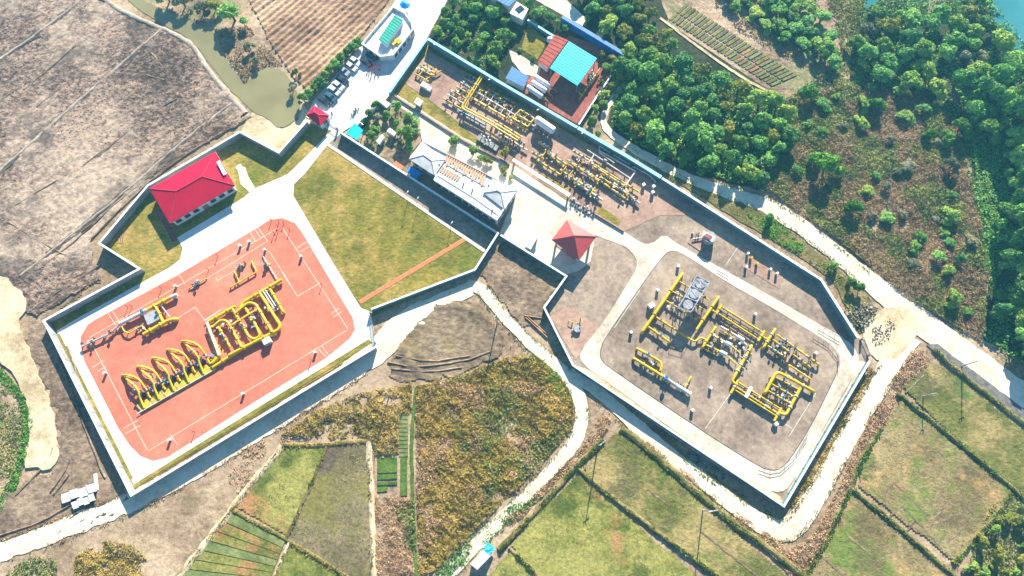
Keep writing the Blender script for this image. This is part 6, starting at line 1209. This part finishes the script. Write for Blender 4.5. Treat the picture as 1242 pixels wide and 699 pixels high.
scrub('green_scrub', [(10, 690), (40, 675), (70, 678), (72, 720), (0, 720)], 12, .45, .8, 'scrub_green', 20, 'green weeds in the ditch at the bottom left corner', 'weeds', .3)
scrub('dry_scrub', [(290, 600), (340, 545), (380, 510), (340, 520), (300, 545), (275, 580)], 7, .35, .4, 'reed_dry', 21, 'dry stubble by the earth bank below the red yard', 'stubble', .42)
scrub('dry_reeds', [(1104, 425), (1125, 425), (1128, 440), (1095, 470), (1068, 520), (1046, 560), (1030, 592), (1004, 655), (975, 700), (950, 672), (985, 648), (1012, 600), (1030, 558), (1052, 512), (1080, 462)], 28, .3, 1.0, 'reed_dry', 22, 'reddish dry reeds along the right side of the lower road', 'reeds', .28)
scrub('dry_reeds', [(770, 524), (830, 570), (900, 625), (945, 656), (985, 700), (970, 712), (930, 668), (860, 612), (765, 530)], 23, .3, .8, 'reed_dry', 23, 'dry reeds on the bank between the road and the paddy field', 'reeds', .32)
scrub('golden_scrub', [(730, 500), (742, 510), (735, 524), (680, 580), (620, 640), (610, 632), (664, 584), (706, 540)], 20, .36, .8, 'reed_dry', 24, 'dry reeds along the right side of the middle road', 'reeds', .34)
scrub('golden_scrub', [(958, 612), (1000, 545), (1040, 470), (1056, 445), (1062, 452), (1030, 510), (1000, 565), (965, 620)], 20, .36, .6, 'scrub_gold', 25, 'golden grass under the right wall of the grey compound', 'grass', .32)
scrub('green_scrub', [(820, 545), (900, 600), (950, 622), (930, 628), (890, 606), (830, 562)], 9, .4, .6, 'scrub_green', 26, 'weeds under the lower wall of the grey compound', 'weeds', .36)
scrub('green_scrub', [(1200, 615), (1245, 585), (1280, 590), (1280, 720), (1160, 720)], 12, .45, .9, 'scrub_green', 27, 'tangled green weeds in the bottom right corner', 'weeds', .25)
scrub('garden_plants', [(446, 138), (458, 124), (472, 126), (508, 148), (506, 172), (492, 190), (480, 190), (440, 168)], 8, .4, .9, 'scrub_green', 28, 'low planting between the shrubs of the small garden', 'plants', .45, .3)
scrub('undergrowth', [(525, 44), (552, 0), (640, 0), (640, 28), (612, 60), (610, 96), (570, 72)], 7, .45, .9, 'leaf_dark', 29, 'dark plants under the grove left of the works', 'undergrowth', .4)
scrub('lawn_tufts', [(400, 182), (562, 292), (584, 307), (574, 324), (455, 376), (440, 366), (398, 304), (360, 240), (360, 222)], 5, .28, .12, 'scrub_green', 30, 'coarse grass tufts on the large lawn', 'grass', .3, .5)
for i, (poly, m_, lab) in enumerate((([(345, 543), (396, 541), (371, 600), (350, 650), (290, 614)], 'scrub_green', 'stubble tufts in the upper left paddy'), ([(708, 568), (749, 524), (766, 527), (862, 622), (950, 695), (905, 712), (723, 591)], 'scrub_green', 'stubble tufts in the paddy under the grey compound'), ([(700, 576), (847, 700), (860, 712), (672, 712), (622, 660), (655, 622)], 'scrub_green', 'stubble tufts in the wide bottom paddy'),
                                 ([(1074, 515), (1092, 484), (1132, 519), (1226, 596), (1210, 622), (1156, 680), (1042, 590)], 'scrub_brown', 'stubble tufts in the big right-hand paddy'), ([(1030, 598), (1156, 700), (1160, 712), (970, 712), (1002, 660)], 'scrub_brown', 'stubble tufts in the lower right paddy'), ([(1095, 470), (1128, 443), (1142, 444), (1190, 482), (1280, 560), (1280, 630), (1140, 515)], 'scrub_green', 'stubble tufts in the paddy beside the mulched strip'), ([(399, 541), (444, 539), (449, 600), (450, 712), (350, 654)], 'scrub_green', 'stubble tufts in the grey paddy left of the scrub'))):
    scrub('stubble', poly, 6, .3, .25, m_, 40+i, lab, 'stubble', .38, .2)
grass_line('bank_grass', BK[6:], .5, 16, .45, 'leaf_bright', 52, 'bright green grass on the banks between the right-hand paddies', zb=.5)
grass_line('bank_grass', BK[6:], .8, 22, .5, 'scrub_green', 50, 'grass growing on the banks between the right-hand paddies', zb=.5)
grass_line('bank_grass', BK[:6], .6, 14, .4, 'scrub_gold', 51, 'grass growing on the banks between the left-hand paddies', zb=.4)

for i, (pts, off_, lab) in enumerate((([(585, 350), (610, 384), (650, 424), (690, 455), (706, 488), (705, 520), (690, 548), (640, 600), (585, 652), (525, 715)], 1.9, 'weeds along the edges of the middle pale road'), ([(730, 478), (775, 520), (825, 562), (890, 612), (930, 640), (958, 646), (985, 610), (1010, 565), (1042, 505), (1078, 448)], 2.5, 'weeds along the edges of the road under the grey compound'), ([(762, 178), (830, 216), (895, 238), (935, 250), (985, 285), (1050, 338)], 2.3, 'weeds along the edges of the pale road beside the wood'), ([(0, 670), (80, 640), (155, 612), (220, 578), (330, 512), (440, 442)], 2.9, 'dry weeds along the edges of the sandy road at the left'))):
    p = pline(pts, 2); ls = []
    for sg in (-1, 1):
        q = []
        for a in range(len(p)): d = (p[min(a+1, len(p)-1)]-p[max(a-1, 0)]).normalized(); q.append(p[a]+Vector((-d.y, d.x, 0))*off_*sg)
        ls.append(q)
    grass_line('road_weeds', ls, .9, 10, .35, ('scrub_green', 'scrub_gold', 'scrub_green', 'reed_dry')[i], 70+i, lab, 'weeds', .2)

# ================================================================ AIR
hz = MB(); hz.prism([(-700, -600), (700, -600), (700, 800), (-700, 800)], -3.5, 206)
hm = bpy.data.materials.new('air'); hm.use_nodes = True; ht = hm.node_tree; ht.nodes.clear()
ho = ht.nodes.new('ShaderNodeOutputMaterial'); hv = ht.nodes.new('ShaderNodeVolumePrincipled'); hv.inputs['Color'].default_value = (.18, .68, 1, 1); hv.inputs['Density'].default_value = .0003; hv.inputs['Anisotropy'].default_value = .3
ht.links.new(hv.outputs[0], ho.inputs['Volume']); tag(hz.build('haze', hm), kind='stuff')
